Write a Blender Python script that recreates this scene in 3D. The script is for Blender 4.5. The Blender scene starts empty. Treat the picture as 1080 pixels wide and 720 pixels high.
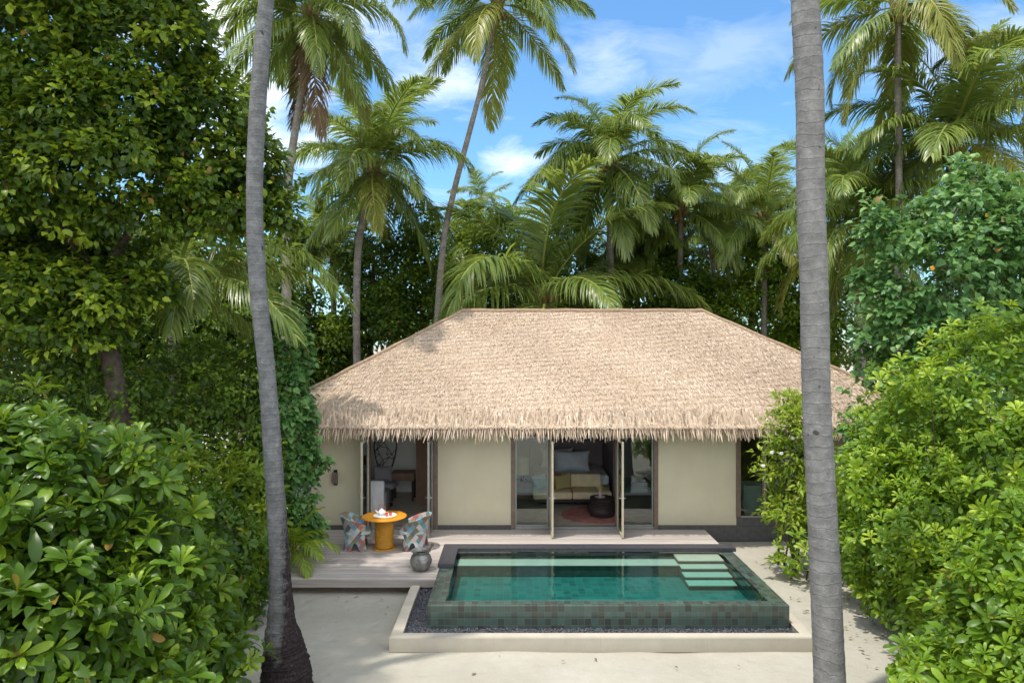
import bpy, bmesh, math, random
import numpy as np
from mathutils import Vector, Matrix

rng = np.random.default_rng(7)
random.seed(7)
scene = bpy.context.scene
COL = scene.collection
H = 5.2          # camera height
F = 720.0        # focal length in photo pixels (24 mm lens)

def W(px, py, Y):
    return np.array([(px - 540.0) * Y / F, Y, H - (py - 360.0) * Y / F])

def V3(a): return Vector((float(a[0]), float(a[1]), float(a[2])))

# ------------------------------------------------------------------ objects
def tag(o, label=None, cat=None, group=None, kind=None):
    if label: o['label'] = label
    if cat: o['category'] = cat
    if group: o['group'] = group
    if kind: o['kind'] = kind
    return o

def empty(name, loc, label=None, cat=None, group=None, rz=0.0):
    o = bpy.data.objects.new(name, None)
    o.empty_display_size = 0.2
    COL.objects.link(o)
    o.location = V3(loc)
    o.rotation_euler = (0, 0, rz)
    return tag(o, label, cat, group)

def world_origin(o):
    v = Vector((0, 0, 0))
    while o is not None:
        v = v + o.location
        o = o.parent
    return v

def link(name, me, mat, parent=None, local=False):
    """one mesh object; mesh data given in world space unless local (local to the parent)"""
    if mat is not None:
        me.materials.append(mat)
    o = bpy.data.objects.new(name, me)
    COL.objects.link(o)
    if parent is not None:
        if not local:
            me.transform(Matrix.Translation(-world_origin(parent)))
        o.parent = parent
    return o

# ------------------------------------------------------------------ meshes
def np_mesh(name, V, faces, tone=None, smooth=False):
    V = np.asarray(V, dtype=np.float32)
    me = bpy.data.meshes.new(name)
    me.vertices.add(len(V))
    me.vertices.foreach_set('co', V.ravel())
    idx = np.concatenate([np.asarray(f, dtype=np.int32).ravel() for f in faces])
    tot = np.concatenate([np.full(len(f), np.asarray(f).shape[1], dtype=np.int32) for f in faces])
    start = np.concatenate([[0], np.cumsum(tot)[:-1]]).astype(np.int32)
    me.loops.add(len(idx))
    me.loops.foreach_set('vertex_index', idx)
    me.polygons.add(len(tot))
    me.polygons.foreach_set('loop_start', start)
    if smooth:
        me.polygons.foreach_set('use_smooth', np.ones(len(tot), dtype=bool))
    if tone is not None:
        a = me.attributes.new('tone', 'FLOAT', 'POINT')
        a.data.foreach_set('value', np.asarray(tone, dtype=np.float32))
    me.update(calc_edges=True)
    me.validate()
    return me

class MB:
    """collects shapes into one mesh"""
    def __init__(s): s.bm = bmesh.new()
    def box(s, x0, x1, y0, y1, z0, z1, bevel=0.0, seg=1):
        r = bmesh.ops.create_cube(s.bm, size=1.0)
        vs = r['verts']
        for v in vs:
            v.co = Vector(((x0 + x1) / 2 + v.co.x * (x1 - x0), (y0 + y1) / 2 + v.co.y * (y1 - y0), (z0 + z1) / 2 + v.co.z * (z1 - z0)))
        if bevel > 0:
            es = {e for v in vs for e in v.link_edges}
            bmesh.ops.bevel(s.bm, geom=list(es), offset=bevel, segments=seg, affect='EDGES', profile=0.5)
        return s
    def tube(s, pts, rad, n=8, caps=True):
        pts = [V3(p) for p in pts]
        if not hasattr(rad, '__len__'): rad = [rad] * len(pts)
        rings = []
        t0 = (pts[1] - pts[0]).normalized()
        a = t0.cross(Vector((0, 1, 0)) if abs(t0.y) < 0.8 else Vector((1, 0, 0))).normalized()
        for i, p in enumerate(pts):
            t = (pts[min(i + 1, len(pts) - 1)] - pts[max(i - 1, 0)]).normalized()
            a = (a - t * a.dot(t)).normalized()
            b = t.cross(a)
            rings.append([s.bm.verts.new(p + (a * math.cos(2 * math.pi * k / n) + b * math.sin(2 * math.pi * k / n)) * rad[i]) for k in range(n)])
        for i in range(len(rings) - 1):
            for k in range(n):
                s.bm.faces.new((rings[i][k], rings[i][(k + 1) % n], rings[i + 1][(k + 1) % n], rings[i + 1][k]))
        if caps:
            s.bm.faces.new(list(reversed(rings[0])))
            s.bm.faces.new(rings[-1])
        return s
    def lathe(s, c, prof, n=32, closed=False):
        """prof: list of (r, z) from c"""
        rings = []
        for r, z in prof:
            if r < 1e-5:
                rings.append([s.bm.verts.new((c[0], c[1], c[2] + z))])
            else:
                rings.append([s.bm.verts.new((c[0] + r * math.cos(2 * math.pi * k / n), c[1] + r * math.sin(2 * math.pi * k / n), c[2] + z)) for k in range(n)])
        for i in range(len(rings) - 1):
            A, B = rings[i], rings[i + 1]
            for k in range(n):
                k2 = (k + 1) % n
                if len(A) == 1 and len(B) == 1: continue
                if len(A) == 1: s.bm.faces.new((A[0], B[k2], B[k]))
                elif len(B) == 1: s.bm.faces.new((A[k], A[k2], B[0]))
                else: s.bm.faces.new((A[k], A[k2], B[k2], B[k]))
        return s
    def poly(s, pts):
        s.bm.faces.new([s.bm.verts.new(V3(p)) for p in pts])
        return s
    def super(s, c, r, e=0.5, nu=20, nv=12, rot=None):
        def sp(v, p): return math.copysign(abs(v) ** p, v)
        rows = []
        for j in range(nv + 1):
            ph = -math.pi / 2 + math.pi * j / nv
            row = []
            for i in range(nu):
                th = 2 * math.pi * i / nu
                v = Vector((r[0] * sp(math.cos(ph), e) * sp(math.cos(th), e), r[1] * sp(math.cos(ph), e) * sp(math.sin(th), e), r[2] * sp(math.sin(ph), e)))
                if rot is not None: v = rot @ v
                row.append(s.bm.verts.new(v + V3(c)))
            rows.append(row)
        for j in range(nv):
            for i in range(nu):
                s.bm.faces.new((rows[j][i], rows[j][(i + 1) % nu], rows[j + 1][(i + 1) % nu], rows[j + 1][i]))
        bmesh.ops.remove_doubles(s.bm, verts=[v for row in (rows[0], rows[-1]) for v in row], dist=1e-5)
        return s
    def build(s, name, mat, parent=None, smooth=False, local=False):
        bmesh.ops.recalc_face_normals(s.bm, faces=s.bm.faces[:])
        me = bpy.data.meshes.new(name)
        s.bm.to_mesh(me); s.bm.free()
        if smooth:
            me.polygons.foreach_set('use_smooth', np.ones(len(me.polygons), dtype=bool))
            try: me.set_sharp_from_angle(angle=math.radians(40))
            except Exception: pass
        return link(name, me, mat, parent, local)

# ------------------------------------------------------------------ materials
class NT:
    def __init__(s, name):
        s.m = bpy.data.materials.new(name); s.m.use_nodes = True
        s.t = s.m.node_tree; s.n = s.t.nodes; s.n.clear()
        s.out = s.n.new('ShaderNodeOutputMaterial')
    def add(s, typ, **kw):
        nd = s.n.new('ShaderNode' + typ)
        for k, v in kw.items():
            if k in nd.inputs.keys(): s.set(nd.inputs[k], v)
            else: setattr(nd, k, v)
        return nd
    def set(s, sock, v):
        if isinstance(v, bpy.types.NodeSocket): s.t.links.new(v, sock)
        elif isinstance(v, bpy.types.Node): s.t.links.new(v.outputs[0], sock)
        else:
            if hasattr(v, '__len__') and len(v) == 3 and sock.type == 'RGBA': v = (*v, 1.0)
            sock.default_value = v
    def math(s, op, a, b=0.0, c=0.0):
        nd = s.n.new('ShaderNodeMath'); nd.operation = op
        s.set(nd.inputs[0], a); s.set(nd.inputs[1], b); s.set(nd.inputs[2], c)
        return nd.outputs[0]
    def vmath(s, op, a, b=(0, 0, 0)):
        nd = s.n.new('ShaderNodeVectorMath'); nd.operation = op
        s.set(nd.inputs[0], a); s.set(nd.inputs[1], b)
        return nd.outputs[0]
    def mix(s, fac, a, b, blend='MIX'):
        nd = s.n.new('ShaderNodeMix'); nd.data_type = 'RGBA'; nd.blend_type = blend
        s.set(nd.inputs[0], fac); s.set(nd.inputs[6], a); s.set(nd.inputs[7], b)
        return nd.outputs[2]
    def ramp(s, fac, stops, interp='LINEAR'):
        nd = s.n.new('ShaderNodeValToRGB'); cr = nd.color_ramp; cr.interpolation = interp
        while len(cr.elements) < len(stops): cr.elements.new(0.5)
        for e, (p, c) in zip(cr.elements, stops):
            e.position = p
            e.color = (*c, 1) if hasattr(c, '__len__') else (c, c, c, 1)
        s.set(nd.inputs[0], fac)
        return nd.outputs[0]
    def noise(s, vec, scale, detail=4, rough=0.55, dist=0.0):
        nd = s.n.new('ShaderNodeTexNoise')
        if vec is not None: s.set(nd.inputs['Vector'], vec)
        nd.inputs['Scale'].default_value = scale; nd.inputs['Detail'].default_value = detail
        nd.inputs['Roughness'].default_value = rough; nd.inputs['Distortion'].default_value = dist
        return nd.outputs[0]
    def pos(s): return s.n.new('ShaderNodeNewGeometry').outputs['Position']
    def obj(s): return s.n.new('ShaderNodeTexCoord').outputs['Object']
    def scale(s, vec, sc):
        return s.vmath('MULTIPLY', vec, sc)
    def bump(s, h, strength=0.3, dist=0.02):
        nd = s.n.new('ShaderNodeBump'); nd.inputs['Strength'].default_value = strength; nd.inputs['Distance'].default_value = dist
        s.set(nd.inputs['Height'], h)
        return nd.outputs[0]
    def pbr(s, color, rough=0.6, spec=0.5, metal=0.0, normal=None, **kw):
        p = s.n.new('ShaderNodeBsdfPrincipled')
        s.set(p.inputs['Base Color'], color); s.set(p.inputs['Roughness'], rough)
        s.set(p.inputs['Specular IOR Level'], spec); s.set(p.inputs['Metallic'], metal)
        if normal is not None: s.set(p.inputs['Normal'], normal)
        for k, v in kw.items(): s.set(p.inputs[k.replace('_', ' ')], v)
        return p.outputs[0]
    def done(s, shader):
        s.t.links.new(shader, s.out.inputs['Surface'])
        return s.m

def plain(name, col, rough=0.6, var=0.12, scale=6.0, bump=0.0, metal=0.0, spec=0.5):
    t = NT(name); p = t.pos()
    n = t.noise(p, scale, 5)
    a = tuple(c * (1 - var) for c in col); b = tuple(min(1, c * (1 + var)) for c in col)
    c = t.ramp(n, [(0.3, a), (0.7, b)])
    nm = t.bump(t.noise(p, scale * 8, 3), bump, 0.01) if bump else None
    return t.done(t.pbr(c, rough, spec, metal, nm))

def leaf_mat(name, dark, mid, light, rough=0.4, trans=0.3, spec=0.36, ty=1.4):
    t = NT(name)
    at = t.add('Attribute', attribute_name='tone')
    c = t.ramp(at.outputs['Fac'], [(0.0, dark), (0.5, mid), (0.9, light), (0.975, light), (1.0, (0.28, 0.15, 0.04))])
    p = t.pos()
    c = t.mix(t.math('MULTIPLY', t.noise(p, 9, 2), 0.35), c, tuple(x * 0.55 for x in mid))
    bs = t.pbr(c, t.math('ADD', t.math('MULTIPLY', t.noise(p, 14, 2), 0.3), rough - 0.12), spec)
    tr = t.n.new('ShaderNodeBsdfTranslucent')
    t.set(tr.inputs[0], t.mix(0.6, c, (min(1, light[0] * ty), min(1, light[1] * 1.4), light[2])))
    mx = t.n.new('ShaderNodeMixShader'); mx.inputs[0].default_value = trans
    t.t.links.new(bs, mx.inputs[1]); t.t.links.new(tr.outputs[0], mx.inputs[2])
    return t.done(mx.outputs[0])

M = {}
M['scaevola_l'] = leaf_mat('sea_lettuce_leaf_shaded', (0.028, 0.065, 0.008), (0.085, 0.175, 0.012), (0.29, 0.41, 0.028), 0.36, 0.3)  # darker copy of one leaf: the tree's shade put into its colour
M['scaevola_r'] = leaf_mat('sea_lettuce_leaf_sunlit', (0.06, 0.13, 0.012), (0.165, 0.295, 0.02), (0.40, 0.51, 0.04), 0.36, 0.33)  # lighter copy of the same leaf: sunlight put into its colour
M['almond'] = leaf_mat('broad_leaf', (0.018, 0.045, 0.010), (0.075, 0.145, 0.015), (0.36, 0.46, 0.035), 0.38, 0.28)
M['shrub'] = leaf_mat('shrub_leaf', (0.03, 0.065, 0.010), (0.08, 0.15, 0.016), (0.24, 0.34, 0.03), 0.42, 0.28)
M['lime'] = leaf_mat('lime_shrub_leaf', (0.08, 0.14, 0.012), (0.20, 0.30, 0.02), (0.40, 0.48, 0.05), 0.42, 0.3)
M['hibiscus'] = leaf_mat('heart_leaf', (0.03, 0.085, 0.024), (0.085, 0.205, 0.055), (0.22, 0.38, 0.11), 0.40, 0.25)
M['forest'] = leaf_mat('forest_leaf', (0.03, 0.065, 0.010), (0.085, 0.155, 0.016), (0.25, 0.36, 0.03), 0.45, 0.3)
M['forest_b'] = leaf_mat('forest_leaf_bright', (0.05, 0.11, 0.012), (0.15, 0.25, 0.022), (0.38, 0.48, 0.04), 0.45, 0.3)
M['frond'] = leaf_mat('palm_leaf', (0.06, 0.105, 0.025), (0.16, 0.23, 0.045), (0.42, 0.46, 0.11), 0.34, 0.36, .5, 1.25)
M['frond_y'] = leaf_mat('palm_leaf_yellow', (0.11, 0.13, 0.025), (0.24, 0.26, 0.045), (0.46, 0.44, 0.10), 0.38, 0.36, .4, 1.15)
M['frond_d'] = leaf_mat('palm_leaf_dead', (0.10, 0.06, 0.03), (0.20, 0.13, 0.07), (0.32, 0.24, 0.14), 0.6, 0.15)

def bark(name, a, b, c, ring=2.0, dark_base=False):
    """a dark, b mid, c pale; ring = leaf-scar rings per metre"""
    t = NT(name); p = t.pos()
    sx = t.add('SeparateXYZ'); t.set(sx.inputs[0], p)
    wob = t.noise(t.scale(p, (2.0, 2.0, .9)), 1.0, 4, .6)
    z = t.math('ADD', t.math('MULTIPLY', sx.outputs[2], ring), t.math('MULTIPLY', wob, 1.7))
    fr = t.math('FRACT', z); idx = t.math('FLOOR', z)
    wn = t.n.new('ShaderNodeTexWhiteNoise'); wn.noise_dimensions = '1D'; t.set(wn.inputs['W'], idx)
    n1 = t.noise(p, 5.0, 7, 0.7); n2 = t.noise(p, 38, 4, 0.7); n3 = t.noise(t.scale(p, (1, 1, 2.6)), 17, 4, 0.7)
    col = t.ramp(n1, [(0.32, a), (0.52, b), (0.72, c)])
    col = t.mix(t.math('MULTIPLY', wn.outputs[0], 0.30), col, tuple(x * .62 for x in b))
    scar = t.ramp(fr, [(0.0, 0.0), (0.05, 1.0), (0.10, 0.3), (0.16, 0.0)])
    lite = t.ramp(fr, [(0.10, 0.0), (0.2, 0.8), (0.45, 0.15), (1.0, 0.0)])
    brk = t.ramp(n3, [(0.36, 0.0), (0.6, 1.0)])
    col = t.mix(t.math('MULTIPLY', t.math('MULTIPLY', lite, brk), 0.5), col, c)
    col = t.mix(t.math('MULTIPLY', t.math('MULTIPLY', scar, brk), 0.5), col, tuple(x * .35 for x in a))
    col = t.mix(t.ramp(n2, [(0.56, 0.0), (0.70, 0.6)]), col, tuple(x * 0.45 for x in a))
    col = t.mix(t.ramp(n3, [(0.63, 0.0), (0.70, 0.7)]), col, tuple(min(1, x * 1.5) for x in c))
    col = t.mix(t.ramp(t.noise(t.scale(p, (1, 1, .8)), 6.5, 2, 0.5), [(0.70, 0.0), (0.75, 0.85)]), col, tuple(x * .3 for x in a))
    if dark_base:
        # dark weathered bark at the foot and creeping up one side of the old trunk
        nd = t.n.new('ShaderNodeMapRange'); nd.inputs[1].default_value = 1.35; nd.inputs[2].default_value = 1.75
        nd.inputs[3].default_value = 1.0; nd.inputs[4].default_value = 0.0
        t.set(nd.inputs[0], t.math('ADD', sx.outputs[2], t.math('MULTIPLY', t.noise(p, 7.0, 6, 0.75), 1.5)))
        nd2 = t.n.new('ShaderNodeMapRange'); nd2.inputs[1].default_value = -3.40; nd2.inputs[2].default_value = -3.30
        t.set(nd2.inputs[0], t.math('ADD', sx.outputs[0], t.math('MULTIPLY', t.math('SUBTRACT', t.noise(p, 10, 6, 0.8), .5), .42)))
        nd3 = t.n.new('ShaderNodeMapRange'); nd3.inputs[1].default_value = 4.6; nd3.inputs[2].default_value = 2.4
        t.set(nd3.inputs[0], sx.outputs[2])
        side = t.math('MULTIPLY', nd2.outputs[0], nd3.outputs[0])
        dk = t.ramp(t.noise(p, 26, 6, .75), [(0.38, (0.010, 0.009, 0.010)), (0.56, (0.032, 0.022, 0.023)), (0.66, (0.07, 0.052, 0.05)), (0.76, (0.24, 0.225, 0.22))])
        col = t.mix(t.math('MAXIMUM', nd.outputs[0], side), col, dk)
    h = t.math('ADD', t.math('MULTIPLY', t.math('SUBTRACT', 1.0, scar), 0.4), t.math('MULTIPLY', t.math('ADD', n2, n3), 0.35))
    return t.done(t.pbr(col, 0.9, 0.2, normal=t.bump(h, 0.8, 0.012)))
M['bark_r'] = bark('palm_bark_grey', (0.12, 0.117, 0.113), (0.185, 0.181, 0.176), (0.28, 0.274, 0.265), 6.5)
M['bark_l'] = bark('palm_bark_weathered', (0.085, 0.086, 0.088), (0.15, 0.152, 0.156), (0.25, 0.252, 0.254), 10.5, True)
M['bark_far'] = bark('palm_bark_far', (0.15, 0.13, 0.11), (0.25, 0.225, 0.20), (0.36, 0.33, 0.30), 6.0)
M['wood_dark'] = plain('tree_bark', (0.075, 0.055, 0.042), 0.9, 0.4, 12, 0.6)
M['stem'] = plain('green_stem', (0.14, 0.15, 0.06), 0.7, 0.3, 12)
M['husk'] = plain('coconut_husk', (0.20, 0.13, 0.045), 0.6, 0.4, 6)

def sand_mat():
    t = NT('sand'); p = t.pos()
    n1 = t.noise(p, 0.55, 5, 0.6); n2 = t.noise(p, 5, 5, 0.65); n3 = t.noise(p, 55, 3, 0.7)
    c = t.ramp(n1, [(0.3, (0.345, 0.325, 0.272)), (0.7, (0.43, 0.41, 0.355))])
    c = t.mix(t.ramp(n2, [(0.35, 0.35), (0.6, 0.0)]), c, (0.35, 0.32, 0.26))
    c = t.mix(t.ramp(n3, [(0.62, 0.0), (0.75, 0.35)]), c, (0.26, 0.22, 0.17))
    vo = t.n.new('ShaderNodeTexVoronoi'); vo.feature = 'SMOOTH_F1'; vo.inputs['Scale'].default_value = 2.6
    t.set(vo.inputs['Vector'], t.vmath('ADD', p, t.vmath('MULTIPLY', t.n.new('ShaderNodeTexNoise').outputs[1], (.3, .3, 0))))
    dim = t.ramp(vo.outputs[0], [(.0, 0.0), (.28, 1.0)])
    c = t.mix(t.math('MULTIPLY', t.math('SUBTRACT', 1.0, dim), .18), c, (0.33, 0.31, 0.26))
    h = t.math('ADD', t.math('ADD', t.math('MULTIPLY', n2, 0.9), t.math('MULTIPLY', n3, 0.3)), t.math('MULTIPLY', dim, .5))
    return t.done(t.pbr(c, 0.95, 0.15, normal=t.bump(h, 0.6, 0.06)))
M['sand'] = sand_mat()

def tile_mat(name, cols, size, grout, rough=0.25, bump=0.3):
    t = NT(name); p = t.pos()
    s = t.scale(p, (1 / size,) * 3)
    s = t.vmath('ADD', s, (0.137, 0.211, 0.317))
    fl = t.vmath('FLOOR', s); fr = t.vmath('FRACTION', s)
    wn = t.n.new('ShaderNodeTexWhiteNoise'); wn.noise_dimensions = '3D'; t.set(wn.inputs[0], fl)
    k = len(cols)
    c = t.ramp(wn.outputs[0], [((i + 0.0) / k, cols[i]) for i in range(k)], 'CONSTANT')
    c = t.mix(t.math('MULTIPLY', t.noise(p, 28, 5), 0.75), c, tuple(sum(x[i] for x in cols) / k * 0.7 for i in range(3)))
    big = t.noise(p, 0.9, 2)
    c = t.mix(t.ramp(big, [(0.4, 0.0), (0.65, 0.45)]), c, tuple(sum(x[i] for x in cols) / k for i in range(3)))
    # grout: near a cell border in any two axes of the face; use normal to ignore the axis across it
    g = t.n.new('ShaderNodeNewGeometry')
    na = t.vmath('ABSOLUTE', g.outputs['Normal'])
    d = t.vmath('ABSOLUTE', t.vmath('SUBTRACT', fr, (0.5, 0.5, 0.5)))
    d = t.vmath('MULTIPLY', d, t.vmath('SUBTRACT', (1, 1, 1), na))
    sx = t.add('SeparateXYZ'); t.set(sx.inputs[0], d)
    mx = t.math('MAXIMUM', t.math('MAXIMUM', sx.outputs[0], sx.outputs[1]), sx.outputs[2])
    gm = t.ramp(mx, [(0.462, 0.0), (0.48, 1.0)])
    c = t.mix(gm, c, grout)
    return t.done(t.pbr(c, rough, 0.5, normal=t.bump(t.math('SUBTRACT', 1.0, gm), bump, 0.004)))
M['tile_out'] = tile_mat('green_stone_tile', [(0.066, 0.098, 0.084), (0.046, 0.042, 0.035), (0.076, 0.122, 0.105), (0.062, 0.10, 0.087), (0.035, 0.038, 0.034), (0.066, 0.078, 0.064), (0.085, 0.135, 0.115), (0.062, 0.055, 0.046), (0.058, 0.115, 0.10), (0.068, 0.10, 0.084), (0.046, 0.054, 0.048)], 0.118, (0.085, 0.105, 0.09), 0.14)
M['tile_in'] = tile_mat('pool_floor_tile', [(0.08, 0.18, 0.16), (0.045, 0.10, 0.09), (0.09, 0.20, 0.18), (0.07, 0.165, 0.15), (0.055, 0.125, 0.11), (0.11, 0.23, 0.20)], 0.15, (0.14, 0.22, 0.20), 0.3)
M['tread'] = plain('pale_stone_tread', (0.36, 0.385, 0.31), 0.5, 0.06, 4)
M['riser'] = plain('dark_stone_riser', (0.10, 0.12, 0.10), 0.5, 0.25, 9)
M['coping'] = plain('dark_basalt_coping', (0.045, 0.043, 0.052), 0.45, 0.25, 14, 0.2)
M['plinth'] = plain('dark_stone_plinth', (0.075, 0.072, 0.072), 0.7, 0.22, 9, 0.3)
def kerb_mat():
    t = NT('cream_render_kerb'); p = t.pos(); sx = t.add('SeparateXYZ'); t.set(sx.inputs[0], p)
    c = t.ramp(t.noise(p, 3, 6, .6), [(.3, (.39, .355, .29)), (.7, (.46, .42, .35))])
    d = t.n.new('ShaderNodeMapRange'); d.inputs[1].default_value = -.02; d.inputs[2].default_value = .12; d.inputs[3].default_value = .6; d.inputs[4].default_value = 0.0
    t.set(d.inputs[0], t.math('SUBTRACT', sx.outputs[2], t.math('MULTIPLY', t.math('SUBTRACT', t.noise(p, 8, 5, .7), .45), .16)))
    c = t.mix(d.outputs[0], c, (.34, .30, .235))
    c = t.mix(t.ramp(t.noise(t.scale(p, (5, 5, 1)), 1.0, 5, .7), [(.55, 0.0), (.75, .3)]), c, (.33, .29, .22))
    j = t.math('FRACT', t.math('MULTIPLY', t.math('ADD', sx.outputs[0], .31), 1 / 1.8))
    c = t.mix(t.ramp(j, [(0.0, .5), (.004, 0.0)]), c, (.22, .19, .15))
    return t.done(t.pbr(c, .88, .2, normal=t.bump(t.noise(p, 30, 4, .7), .2, .008)))
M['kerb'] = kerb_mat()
def wall_mat():
    t = NT('cream_render_wall'); p = t.pos()
    sx = t.add('SeparateXYZ'); t.set(sx.inputs[0], p)
    c = t.ramp(t.noise(p, 1.3, 6, .6), [(.3, (.54, .49, .35)), (.7, (.60, .545, .395))])
    c = t.mix(t.math('MULTIPLY', t.ramp(t.noise(t.scale(p, (6, 6, .5)), 1.0, 5, .65), [(.5, 0.0), (.75, 1.0)]), .16), c, (.46, .41, .30))
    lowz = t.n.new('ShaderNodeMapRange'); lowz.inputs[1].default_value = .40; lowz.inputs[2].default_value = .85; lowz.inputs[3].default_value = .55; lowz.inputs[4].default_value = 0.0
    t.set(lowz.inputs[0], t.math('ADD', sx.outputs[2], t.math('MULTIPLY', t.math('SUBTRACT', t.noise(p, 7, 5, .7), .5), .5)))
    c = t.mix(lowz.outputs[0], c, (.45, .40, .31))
    return t.done(t.pbr(c, .9, .15, normal=t.bump(t.noise(p, 40, 4, .7), .18, .006)))
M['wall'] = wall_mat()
M['white'] = plain('white_paint', (0.82, 0.80, 0.77), 0.7, 0.03, 2)
M['gravel'] = plain('black_gravel', (0.075, 0.078, 0.095), 0.45, 0.6, 25, 0.4)
M['frame_dark'] = plain('brown_timber_frame', (0.16, 0.115, 0.085), 0.55, 0.2, 10)
M['frame_light'] = plain('pale_door_edge', (0.50, 0.455, 0.33), 0.55, 0.08, 10)
M['sill'] = plain('grey_metal_sill', (0.33, 0.33, 0.31), 0.4, 0.08, 8, 0, 0.5)
M['steel'] = plain('brushed_steel', (0.55, 0.54, 0.52), 0.3, 0.1, 20, 0, 1.0)
M['brown_panel'] = plain('brown_timber_panel', (0.27, 0.155, 0.10), 0.6, 0.2, 5)
M['aubergine'] = plain('dark_plum_wall', (0.28, 0.22, 0.22), 0.7, 0.1, 3)
M['floor_wood'] = plain('timber_floor', (0.46, 0.40, 0.33), 0.4, 0.2, 4)
M['soffit'] = plain('timber_soffit', (0.16, 0.12, 0.09), 0.8, 0.2, 6)

def glass_mat(name, tint, ior=1.5, rough=0.0, wav=0.0, wscale=3.0):
    """thin clear sheet: tinted see-through plus Fresnel reflection"""
    t = NT(name)
    nrm = None
    if wav:
        nrm = t.bump(t.noise(t.scale(t.pos(), (1.0, 1.6, 1.0)), wscale, 3, 0.5), wav, 0.02)
    fr = t.n.new('ShaderNodeFresnel'); fr.inputs[0].default_value = ior
    if nrm is not None: t.set(fr.inputs['Normal'], nrm)
    tp = t.n.new('ShaderNodeBsdfTransparent'); tp.inputs[0].default_value = (*tint, 1)
    gl = t.n.new('ShaderNodeBsdfGlossy'); gl.inputs['Roughness'].default_value = rough
    gl.inputs[0].default_value = (1, 1, 1, 1)
    if nrm is not None: t.set(gl.inputs['Normal'], nrm)
    mx = t.n.new('ShaderNodeMixShader')
    t.t.links.new(fr.outputs[0], mx.inputs[0]); t.t.links.new(tp.outputs[0], mx.inputs[1]); t.t.links.new(gl.outputs[0], mx.inputs[2])
    return t.done(mx.outputs[0])
M['glass'] = glass_mat('window_glass', (0.82, 0.90, 0.86), 1.75)
M['water'] = glass_mat('pool_water', (1.0, 1.0, 1.0), 1.33, 0.0, 0.45, 2.0)
_t = M['water'].node_tree; _v = _t.nodes.new('ShaderNodeVolumeAbsorption')
_v.inputs['Color'].default_value = (.16, .82, .81, 1); _v.inputs['Density'].default_value = 1.35
_t.links.new(_v.outputs[0], [n for n in _t.nodes if n.type == 'OUTPUT_MATERIAL'][0].inputs['Volume'])

def deck_mat():
    t = NT('weathered_deck_timber'); p = t.pos()
    sx = t.add('SeparateXYZ'); t.set(sx.inputs[0], p)
    board = t.math('FLOOR', t.math('MULTIPLY', sx.outputs[1], 1 / 0.145))
    wn = t.n.new('ShaderNodeTexWhiteNoise'); wn.noise_dimensions = '1D'; t.set(wn.inputs['W'], board)
    gr = t.noise(t.vmath('ADD', t.scale(p, (1.2, 22, 22)), t.vmath('MULTIPLY', wn.outputs[1], (30, 0, 0))), 1.0, 6, 0.6)
    c = t.ramp(gr, [(0.25, (0.32, 0.28, 0.25)), (0.5, (0.48, 0.43, 0.395)), (0.8, (0.62, 0.57, 0.53))])
    c = t.mix(t.math('MULTIPLY', wn.outputs[0], 0.6), c, (0.27, 0.24, 0.22))
    gp = t.math('FRACT', t.math('MULTIPLY', sx.outputs[1], 1 / 0.145))
    c = t.mix(t.ramp(gp, [(0.0, .55), (.09, 0.0), (.93, 0.0), (1.0, .55)]), c, (0.10, 0.085, 0.075))
    c = t.mix(t.ramp(t.noise(t.scale(p, (0.8, 1.2, 1)), 1.0, 4), [(0.45, 0.0), (0.7, 0.5)]), c, (0.33, 0.29, 0.26))
    return t.done(t.pbr(c, 0.75, 0.3, normal=t.bump(gr, 0.3, 0.01)))
M['deck'] = deck_mat()

def thatch_mat():
    t = NT('dried_palm_thatch')
    at = t.add('Attribute', attribute_name='tone')
    c = t.ramp(at.outputs['Fac'], [(0.0, (0.22, 0.16, 0.115)), (0.25, (0.40, 0.305, 0.225)), (0.6, (0.55, 0.435, 0.33)), (1.0, (0.69, 0.575, 0.455))])
    p = t.pos()
    c = t.mix(t.ramp(t.noise(t.scale(p, (1, 1, 3)), 0.8, 4), [(0.45, 0.0), (0.75, 0.4)]), c, (0.42, 0.30, 0.20))
    return t.done(t.pbr(c, 0.85, 0.2))
M['thatch'] = thatch_mat()
M['thatch_base'] = plain('thatch_underlay', (0.30, 0.21, 0.14), 0.95, 0.3, 14, 0.5)

# ------------------------------------------------------------------ setting
me = np_mesh('sand_ground', [(-300, -80, 0), (300, -80, 0), (300, 500, 0), (-300, 500, 0)], [np.array([[0, 1, 2, 3]])])
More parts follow.
